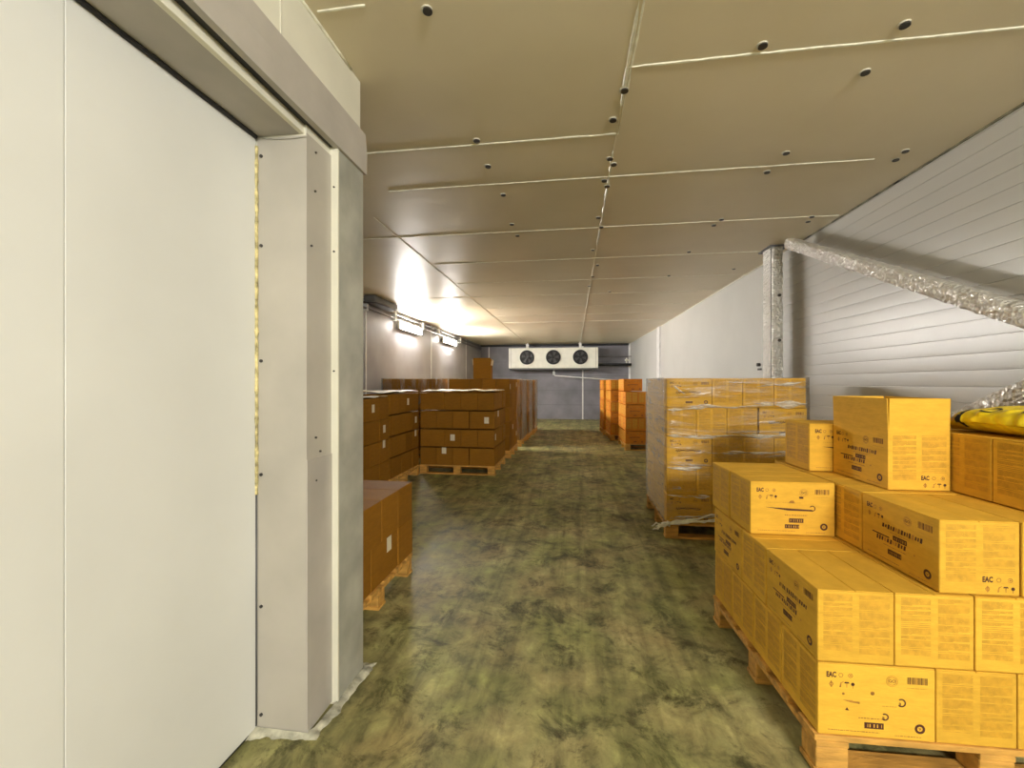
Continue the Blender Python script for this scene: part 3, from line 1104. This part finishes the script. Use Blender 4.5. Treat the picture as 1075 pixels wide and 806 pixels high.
# fourth row
for kind, lx, ly, r_, lab in [
    ('ruled', 0.425 + SL / 2, 0.835 + SW / 2, 0, 'small-looking yellow carton on third row, half hidden behind the open-flapped carton'),
    ('titled_plain', 0.800 + SL / 2, 0.012 + SW / 2, 0, 'shaded brown carton under the yellow sack, nearest the camera'),
    ('titled_plain', 0.800 + SL / 2, 0.012 + SW * 1.5, 0, 'shaded brown carton under the yellow sack, next to the open-flapped carton'),
    ('titled_plain', 0.800 + SL / 2, 0.012 + SW * 2.5, 0, 'shaded carton behind the two brown cartons under the yellow sack'),
]:
    x, y = npt(lx, ly)
    put(kind, x, y, Z[3], NR + r_, lab, G)

# open carton standing on the third row
x, y = npt(0.540 + SW / 2, 0.440 + SL / 2)
oc = empty('open_carton', (x, y, Z[3]), NR + PI / 2)
tag(oc, 'open yellow carton with raised flaps standing on the third row', 'carton')
bm = bmesh.new()
t = 0.004
bx(bm, -CL / 2, CL / 2, -CW / 2, CW / 2, 0, t, bev=0.001)
for s in (-1, 1):
    bx(bm, -CL / 2, CL / 2, s * CW / 2 - (t if s > 0 else 0), s * CW / 2 + (t if s < 0 else 0), 0.001, CH, bev=0.001)
    bx(bm, s * CL / 2 - (t if s > 0 else 0), s * CL / 2 + (t if s < 0 else 0), -CW / 2 + t, CW / 2 - t, 0.001, CH, bev=0.001)
lf = long_face(3, 7)
lay(bm, lf, CW / 2, 0)
lay(bm, lf, CW / 2, PI)
lay(bm, side_face(2, 8), CL / 2, PI / 2)
lay(bm, side_face(2, 9), CL / 2, -PI / 2)
obj('carton_body', bm, [M['tan']] + INK, oc, fix=False)
FH = 0.152
for s in (-1, 1):
    bm = bmesh.new()
    bx(bm, -CL / 2 + 0.001, CL / 2 - 0.001, -t / 2, t / 2, 0, FH, bev=0.001)
    f = obj('side_flap', bm, M['tan'], oc)
    f.location = (0, s * (CW / 2 - t / 2), CH - 0.001)
    f.rotation_euler = (R(1.5) * s * -1, 0, 0)
    bm = bmesh.new()
    bx(bm, -t / 2, t / 2, -CW / 2 + 0.004, CW / 2 - 0.004, 0, FH, bev=0.001)
    f = obj('end_flap', bm, M['tan'], oc)
    f.location = (s * (CL / 2 - t / 2), 0, CH - 0.001)
    f.rotation_euler = (0, R(1.2) * s, 0)
# yellow sack on top of the right-hand cartons
def sack():
    cx_, cy_ = npt(0.800 + SL * 0.66, 0.275)
    root = empty('yellow_sack', (cx_, cy_, Z[4] - 0.0035), NR)
    tag(root, 'crumpled yellow sack with black rings lying on the brown cartons', 'sack')
    bm = bmesh.new()
    nu, nv = 80, 64
    Lx, Ly, Hh = 0.225, 0.30, 0.125
    grid = []
    for i in range(nu + 1):
        row = []
        for j in range(nv):
            u = -1 + 2 * i / nu
            a = 2 * PI * j / nv
            e = max(0.0, 1 - abs(u) ** 3.2) ** 0.42
            e = max(e, 0.10)
            ca, sa = math.cos(a), math.sin(a)
            sx = math.copysign(abs(ca) ** 0.7, ca) * Lx * (0.62 + 0.38 * e)
            szz = (sa * 0.5 + 0.5) if sa < 0 else 0.5 + 0.5 * abs(sa) ** 0.75
            sz = Hh * e * szz
            if sa < -0.2:
                sz = Hh * 0.5 * e * max(0.0, (sa + 1) / 0.8) 
            p = Vector((sx, u * Ly, sz))
            d = noise.fractal(p * 8 + Vector((3, 1, 2)), 0.8, 2.0, 4) * 0.013 + abs(noise.noise(Vector((p.x * 10, p.y * 17, p.z * 22)))) * 0.016 - 0.006
            p += Vector((ca, 0, max(0, sa))) * d
            p.z = max(0.004, p.z)
            row.append(bm.verts.new(p))
        grid.append(row)
    for i in range(nu):
        for j in range(nv):
            f = bm.faces.new((grid[i][j], grid[i + 1][j], grid[i + 1][(j + 1) % nv], grid[i][(j + 1) % nv]))
            f.smooth = True
            c = f.calc_center_median()
            # printed dark bands by the folded end
            if c.y > 0.165 and noise.noise(Vector((c.x * 6, c.y * 20, c.z * 16))) > -0.12 and c.z > 0.025:
                f.material_index = 1
    bm.faces.new(grid[0][::-1])
    bm.faces.new(grid[-1])
    bmesh.ops.recalc_face_normals(bm, faces=bm.faces)
    bvh = BVHTree.FromBMesh(bm)
    obj('sack_body', bm, [M['sack'], M['black']], root)
    for (x, y, r1, r2) in ((-0.165, 0.085, 0.026, 0.036), (-0.160, -0.08, 0.026, 0.038), (-0.03, 0.04, 0.02, 0.03), (-0.16, -0.22, 0.018, 0.03)):
        bm = bmesh.new()
        n = 24
        prev = None
        first = None
        for i in range(n):
            a = 2 * PI * i / n
            pr = []
            for k in (0.72, 1.0):
                dv = Vector((0.62, 0.35, -0.7)).normalized()
                ua = dv.cross(Vector((0, 0, 1))).normalized()
                va = ua.cross(dv)
                hit = bvh.ray_cast(Vector((x, y, 0.085)) - dv * 0.5 + ua * (r2 * k * math.cos(a)) + va * (r1 * k * math.sin(a)), dv)
                q = hit[0] - dv * 0.004 if hit[0] else Vector((x, y, 0.05))
                pr.append(bm.verts.new(q))
            if prev:
                bm.faces.new((prev[0], prev[1], pr[1], pr[0]))
            else:
                first = pr
            prev = pr
        bm.faces.new((prev[0], prev[1], first[1], first[0]))
        obj('printed_ring', bm, M['black'], root)
sack()

# ---- shrink-wrapped pallet
WX, WY = 0.83, 4.03
pallet(WX - 0.012, WY - 0.004, 0, 'wooden pallet under the shrink-wrapped cartons by the foil column')
stack(WX, WY, 0, 'script', ['A', 'B', 'A', 'B', 'A'], LH, PH, ('-y', '-x'), 'film-wrapped tan carton', 'shrink-wrapped pallet', 'cartons in the shrink-wrapped stack',
      skip=lambda k, it, x, y: False)

def wrap(name, ox, oy, w, d, z0, z1, mat, label, res=60, amp=0.006, seedv=0.0, tail=False, group=None, off=0.008):
    bm = bmesh.new()
    m = int((z1 - z0) * res / 2)
    base = []
    ax_, bx2, ay_, by2 = -off, w + off, -off, d + off
    for (p0, p1, nn) in (((ax_, ay_), (bx2, ay_), (0, -1)), ((bx2, ay_), (bx2, by2), (1, 0)), ((bx2, by2), (ax_, by2), (0, 1)), ((ax_, by2), (ax_, ay_), (-1, 0))):
        k_ = max(4, int(math.hypot(p1[0] - p0[0], p1[1] - p0[1]) * res / 4))
        for i in range(k_):
            t_ = i / k_
            nv_ = Vector((nn[0], nn[1], 0))
            if i == 0:
                pn = {(0, -1): (-1, 0), (1, 0): (0, -1), (0, 1): (1, 0), (-1, 0): (0, 1)}[nn]
                nv_ = Vector((nn[0] + pn[0], nn[1] + pn[1], 0))
            base.append((Vector((p0[0] + (p1[0] - p0[0]) * t_, p0[1] + (p1[1] - p0[1]) * t_, 0)), nv_))
    n = len(base)
    rows = []
    for j in range(m + 1):
        zz = z0 + (z1 - z0) * j / m
        row = []
        for p, nn in base:
            a = 0.5 + 0.5 * noise.noise(Vector((p.x * 2.2, p.y * 2.2, zz * 11 + seedv)))
            b = 0.5 + 0.5 * noise.noise(Vector((p.x * 9, p.y * 9, zz * 5 + seedv + 5)))
            dd = amp * (a * 1.1 + b * 0.9)
            row.append(bm.verts.new(Vector((p.x, p.y, zz)) + nn * dd))
        rows.append(row)
    for a, b in zip(rows, rows[1:]):
        for i in range(n):
            f = bm.faces.new((a[i], a[(i + 1) % n], b[(i + 1) % n], b[i]))
            f.smooth = True
    root = empty('stretch_film', (ox, oy, 0))
    tag(root, label, 'stretch film', group)
    obj('film_sheet', bm, mat, root)
    if tail:
        bm = bmesh.new()
        for k in range(7):
            pts = []
            a0 = random.uniform(-0.6, 0.9)
            ln = random.uniform(0.12, 0.24) if k < 4 else random.uniform(0.3, 0.5)
            dirv = Vector((-math.cos(a0), -0.25, random.uniform(-0.35, 0.05))) if k < 4 else Vector((1, -0.02, random.uniform(0.05, 0.28)))
            for t in range(9):
                q = Vector((0.02, -0.03, z0 + 0.0)) + dirv * ln * t / 8 + Vector((noise.noise(Vector((t * .6, k, 0))), noise.noise(Vector((t * .6, k, 5))) * 0.4, noise.noise(Vector((t * .6, k, 9))))) * 0.03
                q.z = max(q.z, 0.03)
                q.y = min(q.y, -0.02)
                pts.append(q)
            tube(bm, pts, [0.012 * (1 - 0.6 * t / 8) for t in range(9)], 6)
        obj('loose_tail', bm, M['seal'], root)
    return root

film_root = wrap('w', WX, WY, TW, TD, 0.145, PH + 5 * LH + 0.004, M['film'], 'clear stretch film wound around the tan cartons by the foil column', tail=True, group='stretch film round the pallets')

def folds(root, spec, w):
    for (zc, a, b_, hgt, slope) in spec:
        bm = bmesh.new()
        n = 90
        rows = []
        for i in range(n + 1):
            t = i / n
            x = a + (b_ - a) * t
            zz = zc + slope * t + 0.020 * noise.noise(Vector((x * 3.5, zc * 9, 1)))
            hh = hgt * (0.15 + abs(noise.noise(Vector((x * 4.5, zc * 5, 7)))) * 1.5) * min(1, 6 * t, 6 * (1 - t)) + 0.001
            row = []
            for k in range(5):
                q = k / 4 - 0.5
                y = -0.022 - 0.007 * (1 - 4 * q * q) - 0.003 * noise.noise(Vector((x * 20, k, zc * 3)))
                row.append(bm.verts.new((x, y, zz + q * hh + 0.004 * noise.noise(Vector((x * 25, k * 2, zc))))))
            rows.append(row)
        for r0, r1 in zip(rows, rows[1:]):
            for k in range(4):
                f = bm.faces.new((r0[k], r1[k], r1[k + 1], r0[k + 1]))
                f.smooth = True
        obj('film_fold', bm, M['fold'], root)
folds(film_root, [(1.155, 0.0, 0.34, 0.06, 0.02), (1.19, 0.20, 0.85, 0.045, 0.0), (1.205, 0.72, 1.15, 0.085, 0.02), (0.925, -0.01, 0.42, 0.07, -0.005), (0.93, 0.35, 1.16, 0.03, 0.03), (0.79, 0.3, 1.1, 0.025, 0.0),
                  (0.645, 0.0, 0.30, 0.05, 0.0), (0.40, 0.0, 0.36, 0.06, -0.01), (0.19, 0.0, 0.5, 0.035, 0.03), (1.36, 0.75, 1.14, 0.03, 0.05), (1.37, 0.05, 0.16, 0.05, -0.08), (0.47, 0.04, 0.12, 0.05, 0.0)], TW)

# ---- left side stacks
PLH = 0.28
def stickers(items, faces, frac):
    """white labels, as part of the carton, on faces turned to the aisle or the camera"""
    rnd = random.Random(5)
    for k, it, o in items:
        x, y, r_, lf, rt, fr, bk = it
        for fc in faces:
            if (fc == '-y' and fr) or (fc == '+x' and rt):
                if rnd.random() < frac:
                    bm = bmesh.new()
                    worlddir = Vector((0, -1, 0)) if fc == '-y' else Vector((1, 0, 0))
                    loc = Matrix.Rotation(-r_, 3, 'Z') @ worlddir
                    tang = Vector((-loc.y, loc.x, 0))
                    hw = CL / 2 if abs(loc.x) > 0.5 else CW / 2
                    half = (CW if abs(loc.x) > 0.5 else CL) / 2
                    u = rnd.uniform(-0.6, 0.6) * half
                    zc = rnd.uniform(0.12, 0.24)
                    c = loc * (hw + 0.0012) + tang * u
                    vs = [bm.verts.new(c + tang * a + Vector((0, 0, zc + b))) for a, b in ((-0.035, -0.05), (0.035, -0.05), (0.035, 0.05), (-0.035, 0.05))]
                    bm.faces.new(vs)
                    st = obj('sticker', bm, M['paper'], o)
                    st['label'] = 'white paper sticker'

# low stack by the partition
LNX, LNY = -1.185 - TW, 2.04
pallet(LNX - 0.012, LNY - 0.004, 0, 'wooden pallet under the low brown stack behind the partition')
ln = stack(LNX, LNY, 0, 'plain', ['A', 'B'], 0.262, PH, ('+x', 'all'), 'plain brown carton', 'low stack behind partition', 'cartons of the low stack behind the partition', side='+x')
for k, it, o in ln:
    o.scale.z = 0.945
stickers([t for t in ln if t[0] == 0 and t[1][4] and 0.5 < t[1][1] < 0.75], ['+x'], 1.0)

LBX, LBY = -1.17 - TW, 6.36
pallet(LBX - 0.012, LBY - 0.004, 0, 'open-fronted wooden pallet under the bare stack on the left')
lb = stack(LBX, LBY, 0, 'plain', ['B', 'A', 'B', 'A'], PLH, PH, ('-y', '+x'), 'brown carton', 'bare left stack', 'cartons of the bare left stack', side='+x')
stickers(lb, ['-y', '+x'], 0.2)
for nm, yy, ph in (('leftmost stack', 4.22, 'leftmost stack beside pier'), ('stack left of the bare stack', 5.31, 'stack left of bare stack')):
    lx = -2.347 - TW
    pallet(lx + 0.0, yy - 0.004, 0, 'wooden pallet under the ' + ph)
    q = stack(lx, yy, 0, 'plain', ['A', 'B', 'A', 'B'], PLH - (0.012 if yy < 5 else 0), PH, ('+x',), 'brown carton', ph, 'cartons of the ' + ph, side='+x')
    if yy < 5:
        for k, it, o in q:
            o.scale.z = 0.95
    stickers(q, ['+x'], 0.3)

# pale sheet lying over the tops
bm = bmesh.new()
def sheet(x0, x1, y0, y1, z, nx=30, ny=20):
    g = []
    for i in range(nx + 1):
        row = []
        for j in range(ny + 1):
            x = x0 + (x1 - x0) * i / nx
            y = y0 + (y1 - y0) * j / ny
            row.append(bm.verts.new((x, y, z + 0.014 + 0.020 * noise.noise(Vector((x * 5, y * 5, 1))) * (0.4 + 0.6 * (i > 0)))))
        g.append(row)
    for i in range(nx):
        for j in range(ny):
            f = bm.faces.new((g[i][j], g[i + 1][j], g[i + 1][j + 1], g[i][j + 1]))
            f.smooth = True
sheet(-2.347 - TW + 0.01, -2.355, 5.32, 6.33, PH + 4 * PLH)
o = obj('packing_sheet', bm, M['paper'])
sol = o.modifiers.new('thickness', 'SOLIDIFY')
sol.thickness = 0.004
tag(o, 'pale packing sheet lying on the stack left of the bare stack', 'sheet', 'packing sheets on the left stacks')
bm = bmesh.new()
sheet(LBX + 0.01, LBX + TW - 0.01, 6.37, 7.37, PH + 4 * PLH)
o = obj('packing_sheet', bm, M['paper'])
sol = o.modifiers.new('thickness', 'SOLIDIFY')
sol.thickness = 0.004
tag(o, 'pale packing sheet lying on top of the bare left stack', 'sheet', 'packing sheets on the left stacks')

bm = bmesh.new()
sheet(-2.347 - TW + 0.01, -2.355, 4.23, 5.23, PH + 4 * (PLH - 0.012))
o = obj('packing_sheet', bm, M['paper'])
sol = o.modifiers.new('thickness', 'SOLIDIFY')
sol.thickness = 0.004
tag(o, 'pale packing sheet on the leftmost stack beside the pier', 'sheet', 'packing sheets on the left stacks')

# row further back, wrapped
rowl = [('wrapped stack behind bare stack', -1.16, 7.86, 5), ('second wrapped left stack', -1.14, 9.32, 5), ('third wrapped left stack', -1.10, 10.45, 5), ('farthest wrapped left stack', -1.06, 11.58, 5)]
for i, (ph, xr, yy, nl) in enumerate(rowl):
    lx = xr - TW
    pallet(lx, yy - 0.004, 0, 'wooden pallet under the ' + ph)
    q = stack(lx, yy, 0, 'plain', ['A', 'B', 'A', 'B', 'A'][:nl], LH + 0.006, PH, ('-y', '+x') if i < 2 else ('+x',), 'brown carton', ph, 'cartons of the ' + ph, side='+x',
              skip=lambda k, it, x, y, i=i: (i == 1 and not it[4] and k < 2))
    for k, it, o in q:
        o.scale.z = 0.955
    if i == 0:
        stickers(q, ['+x', '-y'], 0.2)
    if i:
        wrap('w', lx, yy, TW, TD, 0.145, PH + nl * (LH + 0.006) + 0.012, M['film_far'], 'stretch film around the ' + ph, res=26, amp=0.012, seedv=i * 3.0, group='stretch film round the pallets')
# wrapped stack by left wall
lx, yy, ph = -2.40 - TW, 7.7, 'wrapped stack by left wall'
pallet(lx, yy - 0.004, 0, 'wooden pallet under the ' + ph)
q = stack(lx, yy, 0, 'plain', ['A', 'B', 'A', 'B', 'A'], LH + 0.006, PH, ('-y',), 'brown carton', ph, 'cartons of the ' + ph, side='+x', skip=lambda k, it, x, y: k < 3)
for k, it, o in q:
    o.scale.z = 0.955
q2 = []
for k in range(3):
    for x_, y_, r_ in layer('AB'[k % 2]):
        hy = SW / 2 if r_ == 0 else SL / 2
        if y_ - hy < 0.02:
            q2.append((k, x_, y_, r_))
for c, (k, x_, y_, r_) in enumerate(q2):
    o = put('plain', lx + x_, yy + y_, PH + k * (LH + 0.006), r_, f'brown carton, {ROW[k]}, {NTH[c % 4]} from left, front of {ph}', 'cartons of the ' + ph)
    o.scale.z = 0.955
wrap('w', lx, yy, TW, TD, 0.145, PH + 5 * (LH + 0.006) + 0.012, M['film_far'], 'stretch film around the ' + ph, res=26, amp=0.010, seedv=21.0, group='stretch film round the pallets')

# open brown carton standing on the wrapped stack behind
oz = PH + 5 * (LH + 0.006)
ob = empty('open_carton', (-1.70, 7.86 + 0.16, oz - 0.0), R(3))
tag(ob, 'open brown carton with pale flaps standing on the wrapped stack behind', 'carton')
bm = bmesh.new()
bw_, bd_, bh_ = 0.33, 0.25, 0.27
bx(bm, -bw_ / 2, bw_ / 2, -bd_ / 2, bd_ / 2, 0, 0.005)
for s in (-1, 1):
    bx(bm, -bw_ / 2, bw_ / 2, min(s * bd_ / 2, s * (bd_ / 2 - .005)), max(s * bd_ / 2, s * (bd_ / 2 - .005)), 0.001, bh_)
    bx(bm, min(s * bw_ / 2, s * (bw_ / 2 - .005)), max(s * bw_ / 2, s * (bw_ / 2 - .005)), -bd_ / 2 + .005, bd_ / 2 - .005, 0.001, bh_)
obj('carton_body', bm, M['brown'], ob)
for s, hh, an in ((-1, 0.12, 0), (1, 0.11, 0)):
    bm = bmesh.new()
    bx(bm, -bw_ / 2, bw_ / 2, -0.0025, 0.0025, 0, hh)
    f = obj('side_flap', bm, M['brown'], ob)
    f.location = (0, s * (bd_ / 2 - 0.003), bh_)
    f.rotation_euler = (R(3) * -s, 0, 0)
    bm = bmesh.new()
    bx(bm, -0.0025, 0.0025, -bd_ / 2, bd_ / 2, 0, hh)
    f = obj('end_flap', bm, M['paper'], ob)
    f.location = (s * (bw_ / 2 + 0.004), 0, bh_ - 0.02)
    f.rotation_euler = (0, R(8) * s, 0)

# ---- far right stacks
FX, FY = 1.06, 9.10
pallet(FX - 0.012, FY - 0.004, R(2), 'wooden pallet under the stepped orange stack on the right')
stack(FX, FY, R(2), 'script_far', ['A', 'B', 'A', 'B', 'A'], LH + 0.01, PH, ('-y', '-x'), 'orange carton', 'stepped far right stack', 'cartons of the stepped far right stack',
      skip=lambda k, it, x, y: k == 4 and y < 0.40 and x > 0.0 and (it[5]) )
for ph, fx, fy in (('stack behind stepped stack', 0.885, 10.62), ('farthest orange stack', 0.80, 11.80)):
    pallet(fx - 0.012, fy - 0.004, R(2), 'wooden pallet under the ' + ph)
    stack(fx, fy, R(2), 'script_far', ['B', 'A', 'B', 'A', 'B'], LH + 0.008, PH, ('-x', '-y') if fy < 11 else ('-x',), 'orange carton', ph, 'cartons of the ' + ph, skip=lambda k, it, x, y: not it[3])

# ------------------------------------------------------------------ evaporator
EY = 15.85
ev = tag(empty('evaporator_unit', (-0.75, EY, 1.93)), 'white three-fan cooling unit hung high on the back wall', 'cooling unit')
EW, EH, ED = 3.28, 0.75, 0.55
bm = bmesh.new()
bx(bm, -EW / 2, EW / 2, 0.0, ED, 0.0, EH, bev=0.02)
obj('casing', bm, M['steel'], ev)
one('drip_tray', M['grey_pipe'], ev, (-EW / 2 + 0.04, EW / 2 - 0.04, 0.03, ED - 0.02, -0.06, -0.001), bev=0.01)
for s in (-1, 1):
    one('end_seam', M['flash_dark'], ev, (s * (EW / 2 - 0.09) - 0.006, s * (EW / 2 - 0.09) + 0.006, -0.004, 0.01, 0.02, EH - 0.02))
for x in (-0.95, 0.02, 1.0):
    bm = bmesh.new()
    disc(bm, (x, -0.006, EH * 0.53), 0.255, 'Y', 0.02, 40)
    fan = obj('fan', bm, M['black'], ev)
    bm = bmesh.new()
    for rr in (0.255, 0.2, 0.145, 0.09):
        torus(bm, (x, -0.045, EH * 0.53), rr, 0.008 if rr < .25 else 0.014, 'Y', 32, 6)
    for a in range(4):
        c, s = math.cos(a * PI / 4), math.sin(a * PI / 4)
        tube(bm, [(x - 0.255 * c, -0.045, EH * 0.53 - 0.255 * s), (x + 0.255 * c, -0.045, EH * 0.53 + 0.255 * s)], 0.005, 5)
    obj('guard', bm, M['fan'], fan)
    bm = bmesh.new()
    for a in range(5):
        an = a * 2 * PI / 5 + x
        pts = []
        for (rr, da, yy) in ((0.05, -0.3, -0.018), (0.22, -0.22, -0.02), (0.22, 0.35, -0.034), (0.05, 0.4, -0.03)):
            pts.append(bm.verts.new((x + rr * math.cos(an + da), yy, EH * 0.53 + rr * math.sin(an + da))))
        bm.faces.new(pts)
    obj('blades', bm, M['grey_pipe'], fan)
    bm = bmesh.new()
    disc(bm, (x, -0.035, EH * 0.53), 0.06, 'Y', 0.03, 20)
    obj('hub', bm, M['fan'], fan)
for x in (-0.95, 1.0):
    one('hanger', M['white_pipe'], ev, (x - 0.05, x + 0.05, 0.1, 0.2, EH, CEIL - 1.93 - 0.005), bev=0.01)

bm = bmesh.new()
tube(bm, [(0, 0, -0.06), (0, 0, -0.24), (0.05, 0.0, -0.27), (1.2, 0.05, -0.36), (2.72, 0.1, -0.47)], 0.022, 8)
dpo = obj('drain_pipe', bm, M['white_pipe'], ev)
dpo.location = (0.03, 0.25, 0.0)
bm = bmesh.new()
tube(bm, [(0, 0, -0.12), (0, 0, -0.24)], 0.05, 10)
obj('trap', bm, M['white_pipe'], dpo)
bm = bmesh.new()
tube(bm, [(0.0, 0, 0), (0.5, 0, 0), (1.19, 0, 0)], 0.05, 10)
spo = obj('suction_pipe', bm, M['black'], ev)
spo.location = (1.65, 0.3, 0.13)
bm = bmesh.new()
tube(bm, [(1.02, -0.0, 0.05), (1.02, 0, 0.24)], 0.025, 8)
tube(bm, [(0.96, -0.0, 0.16), (1.10, 0, 0.16)], 0.035, 8)
obj('valve', bm, M['steel'], spo)
bm = bmesh.new()
tube(bm, [(0.0, 0.05, 0.30), (1.19, 0.05, 0.30)], 0.015, 8)
o = obj('liquid_line', bm, M['grey_pipe'], ev)
o.location = (1.65, 0.3, 0.13)

# ------------------------------------------------------------------ left wall lamps and conduit
def batten(y, label):
    root = empty('led_batten', (X0 + 0.10, y, 2.555))
    tag(root, label, 'lamp', 'lit lamps on the left wall')
    one('housing', M['steel'], root, (-0.055, 0.0, -0.62, 0.62, -0.055, 0.095), bev=0.006)
    bm = bmesh.new()
    bx(bm, 0.001, 0.016, -0.60, 0.60, -0.045, 0.085, bev=0.004)
    obj('diffuser', bm, M['led'], root)
    one('bracket', M['grey_pipe'], root, (-0.10, -0.0555, -0.45, -0.40, 0.0, 0.07), (-0.10, -0.0555, 0.40, 0.45, 0.0, 0.07))
    return root
batten(9.0, 'lit white lamp on the left wall, nearer to the camera')
batten(12.0, 'lit white lamp on the left wall, farther toward the cooling unit')

cd = tag(empty('conduit', (X0 + 0.05, 4.0, 2.78)), 'dark conduit running along the top of the left wall', 'conduit')
bm = bmesh.new()
tube(bm, [(0, -1.9, 0), (0, 12.4, 0)], 0.02, 8)
obj('upper_run', bm, M['grey_pipe'], cd)
bm = bmesh.new()
tube(bm, [(0.02, -1.9, -0.10), (0.02, 12.4, -0.10)], 0.018, 8)
obj('lower_run', bm, M['grey_pipe'], cd)
for yy in (3.0, 4.2, 5.8, 7.0, 9.2):
    one('clip', M['white_pipe'], cd, (-0.049, 0.04, yy - 0.03, yy + 0.03, -0.14, 0.04), bev=0.005)
jb = tag(empty('junction_box', (X0 + 0.24, 7.3, 2.80)), 'dark box at the ceiling corner of the left wall', 'box')
one('box_body', M['grey_pipe'], jb, (-0.1, 0.10, -0.55, 0.4, -0.05, 0.06), bev=0.02)
one('lid', M['black'], jb, (-0.09, 0.09, -0.50, 0.36, -0.062, -0.0505), bev=0.004)

# ------------------------------------------------------------------ lights
def area(name, loc, rot, sx, sy, power, col=(1, 0.93, 0.80)):
    d = bpy.data.lights.new(name, 'AREA')
    d.shape = 'RECTANGLE'
    d.size, d.size_y = sx, sy
    d.energy = power
    d.color = col
    o = bpy.data.objects.new(name, d)
    COL.objects.link(o)
    o.location = loc
    o.rotation_euler = rot
    return o
area('near_lamp', (1.75, -2.7, 2.52), (R(70), 0, R(9)), 1.0, 0.4, 235, (1, 0.975, 0.925))
w = bpy.data.worlds.new('world')
SC.world = w
w.use_nodes = True
w.node_tree.nodes['Background'].inputs['Color'].default_value = (0.05, 0.05, 0.05, 1)
w.node_tree.nodes['Background'].inputs['Strength'].default_value = 0.2

# ------------------------------------------------------------------ camera
cam = bpy.data.cameras.new('camera')
cam.sensor_width = 36.0
cam.lens = 36.0 * 452.0 / 1075.0
cam.shift_y = -1.5 / 1075.0
cam.clip_start = 0.05
co = bpy.data.objects.new('camera', cam)
COL.objects.link(co)
co.location = (0, 0, 1.4)
co.rotation_euler = (PI / 2, 0, R(8.121))
SC.camera = co

vs = SC.view_settings
vs.view_transform = 'Standard'
vs.look = 'None'
vs.exposure = 0.0
vs.gamma = 1.0
vs.use_curve_mapping = False
SC.cycles.use_denoising = True
SC.cycles.max_bounces = 8
SC.cycles.diffuse_bounces = 5
SC.cycles.transparent_max_bounces = 16
print('CARTONS', sum(COUNT.values()), COUNT)
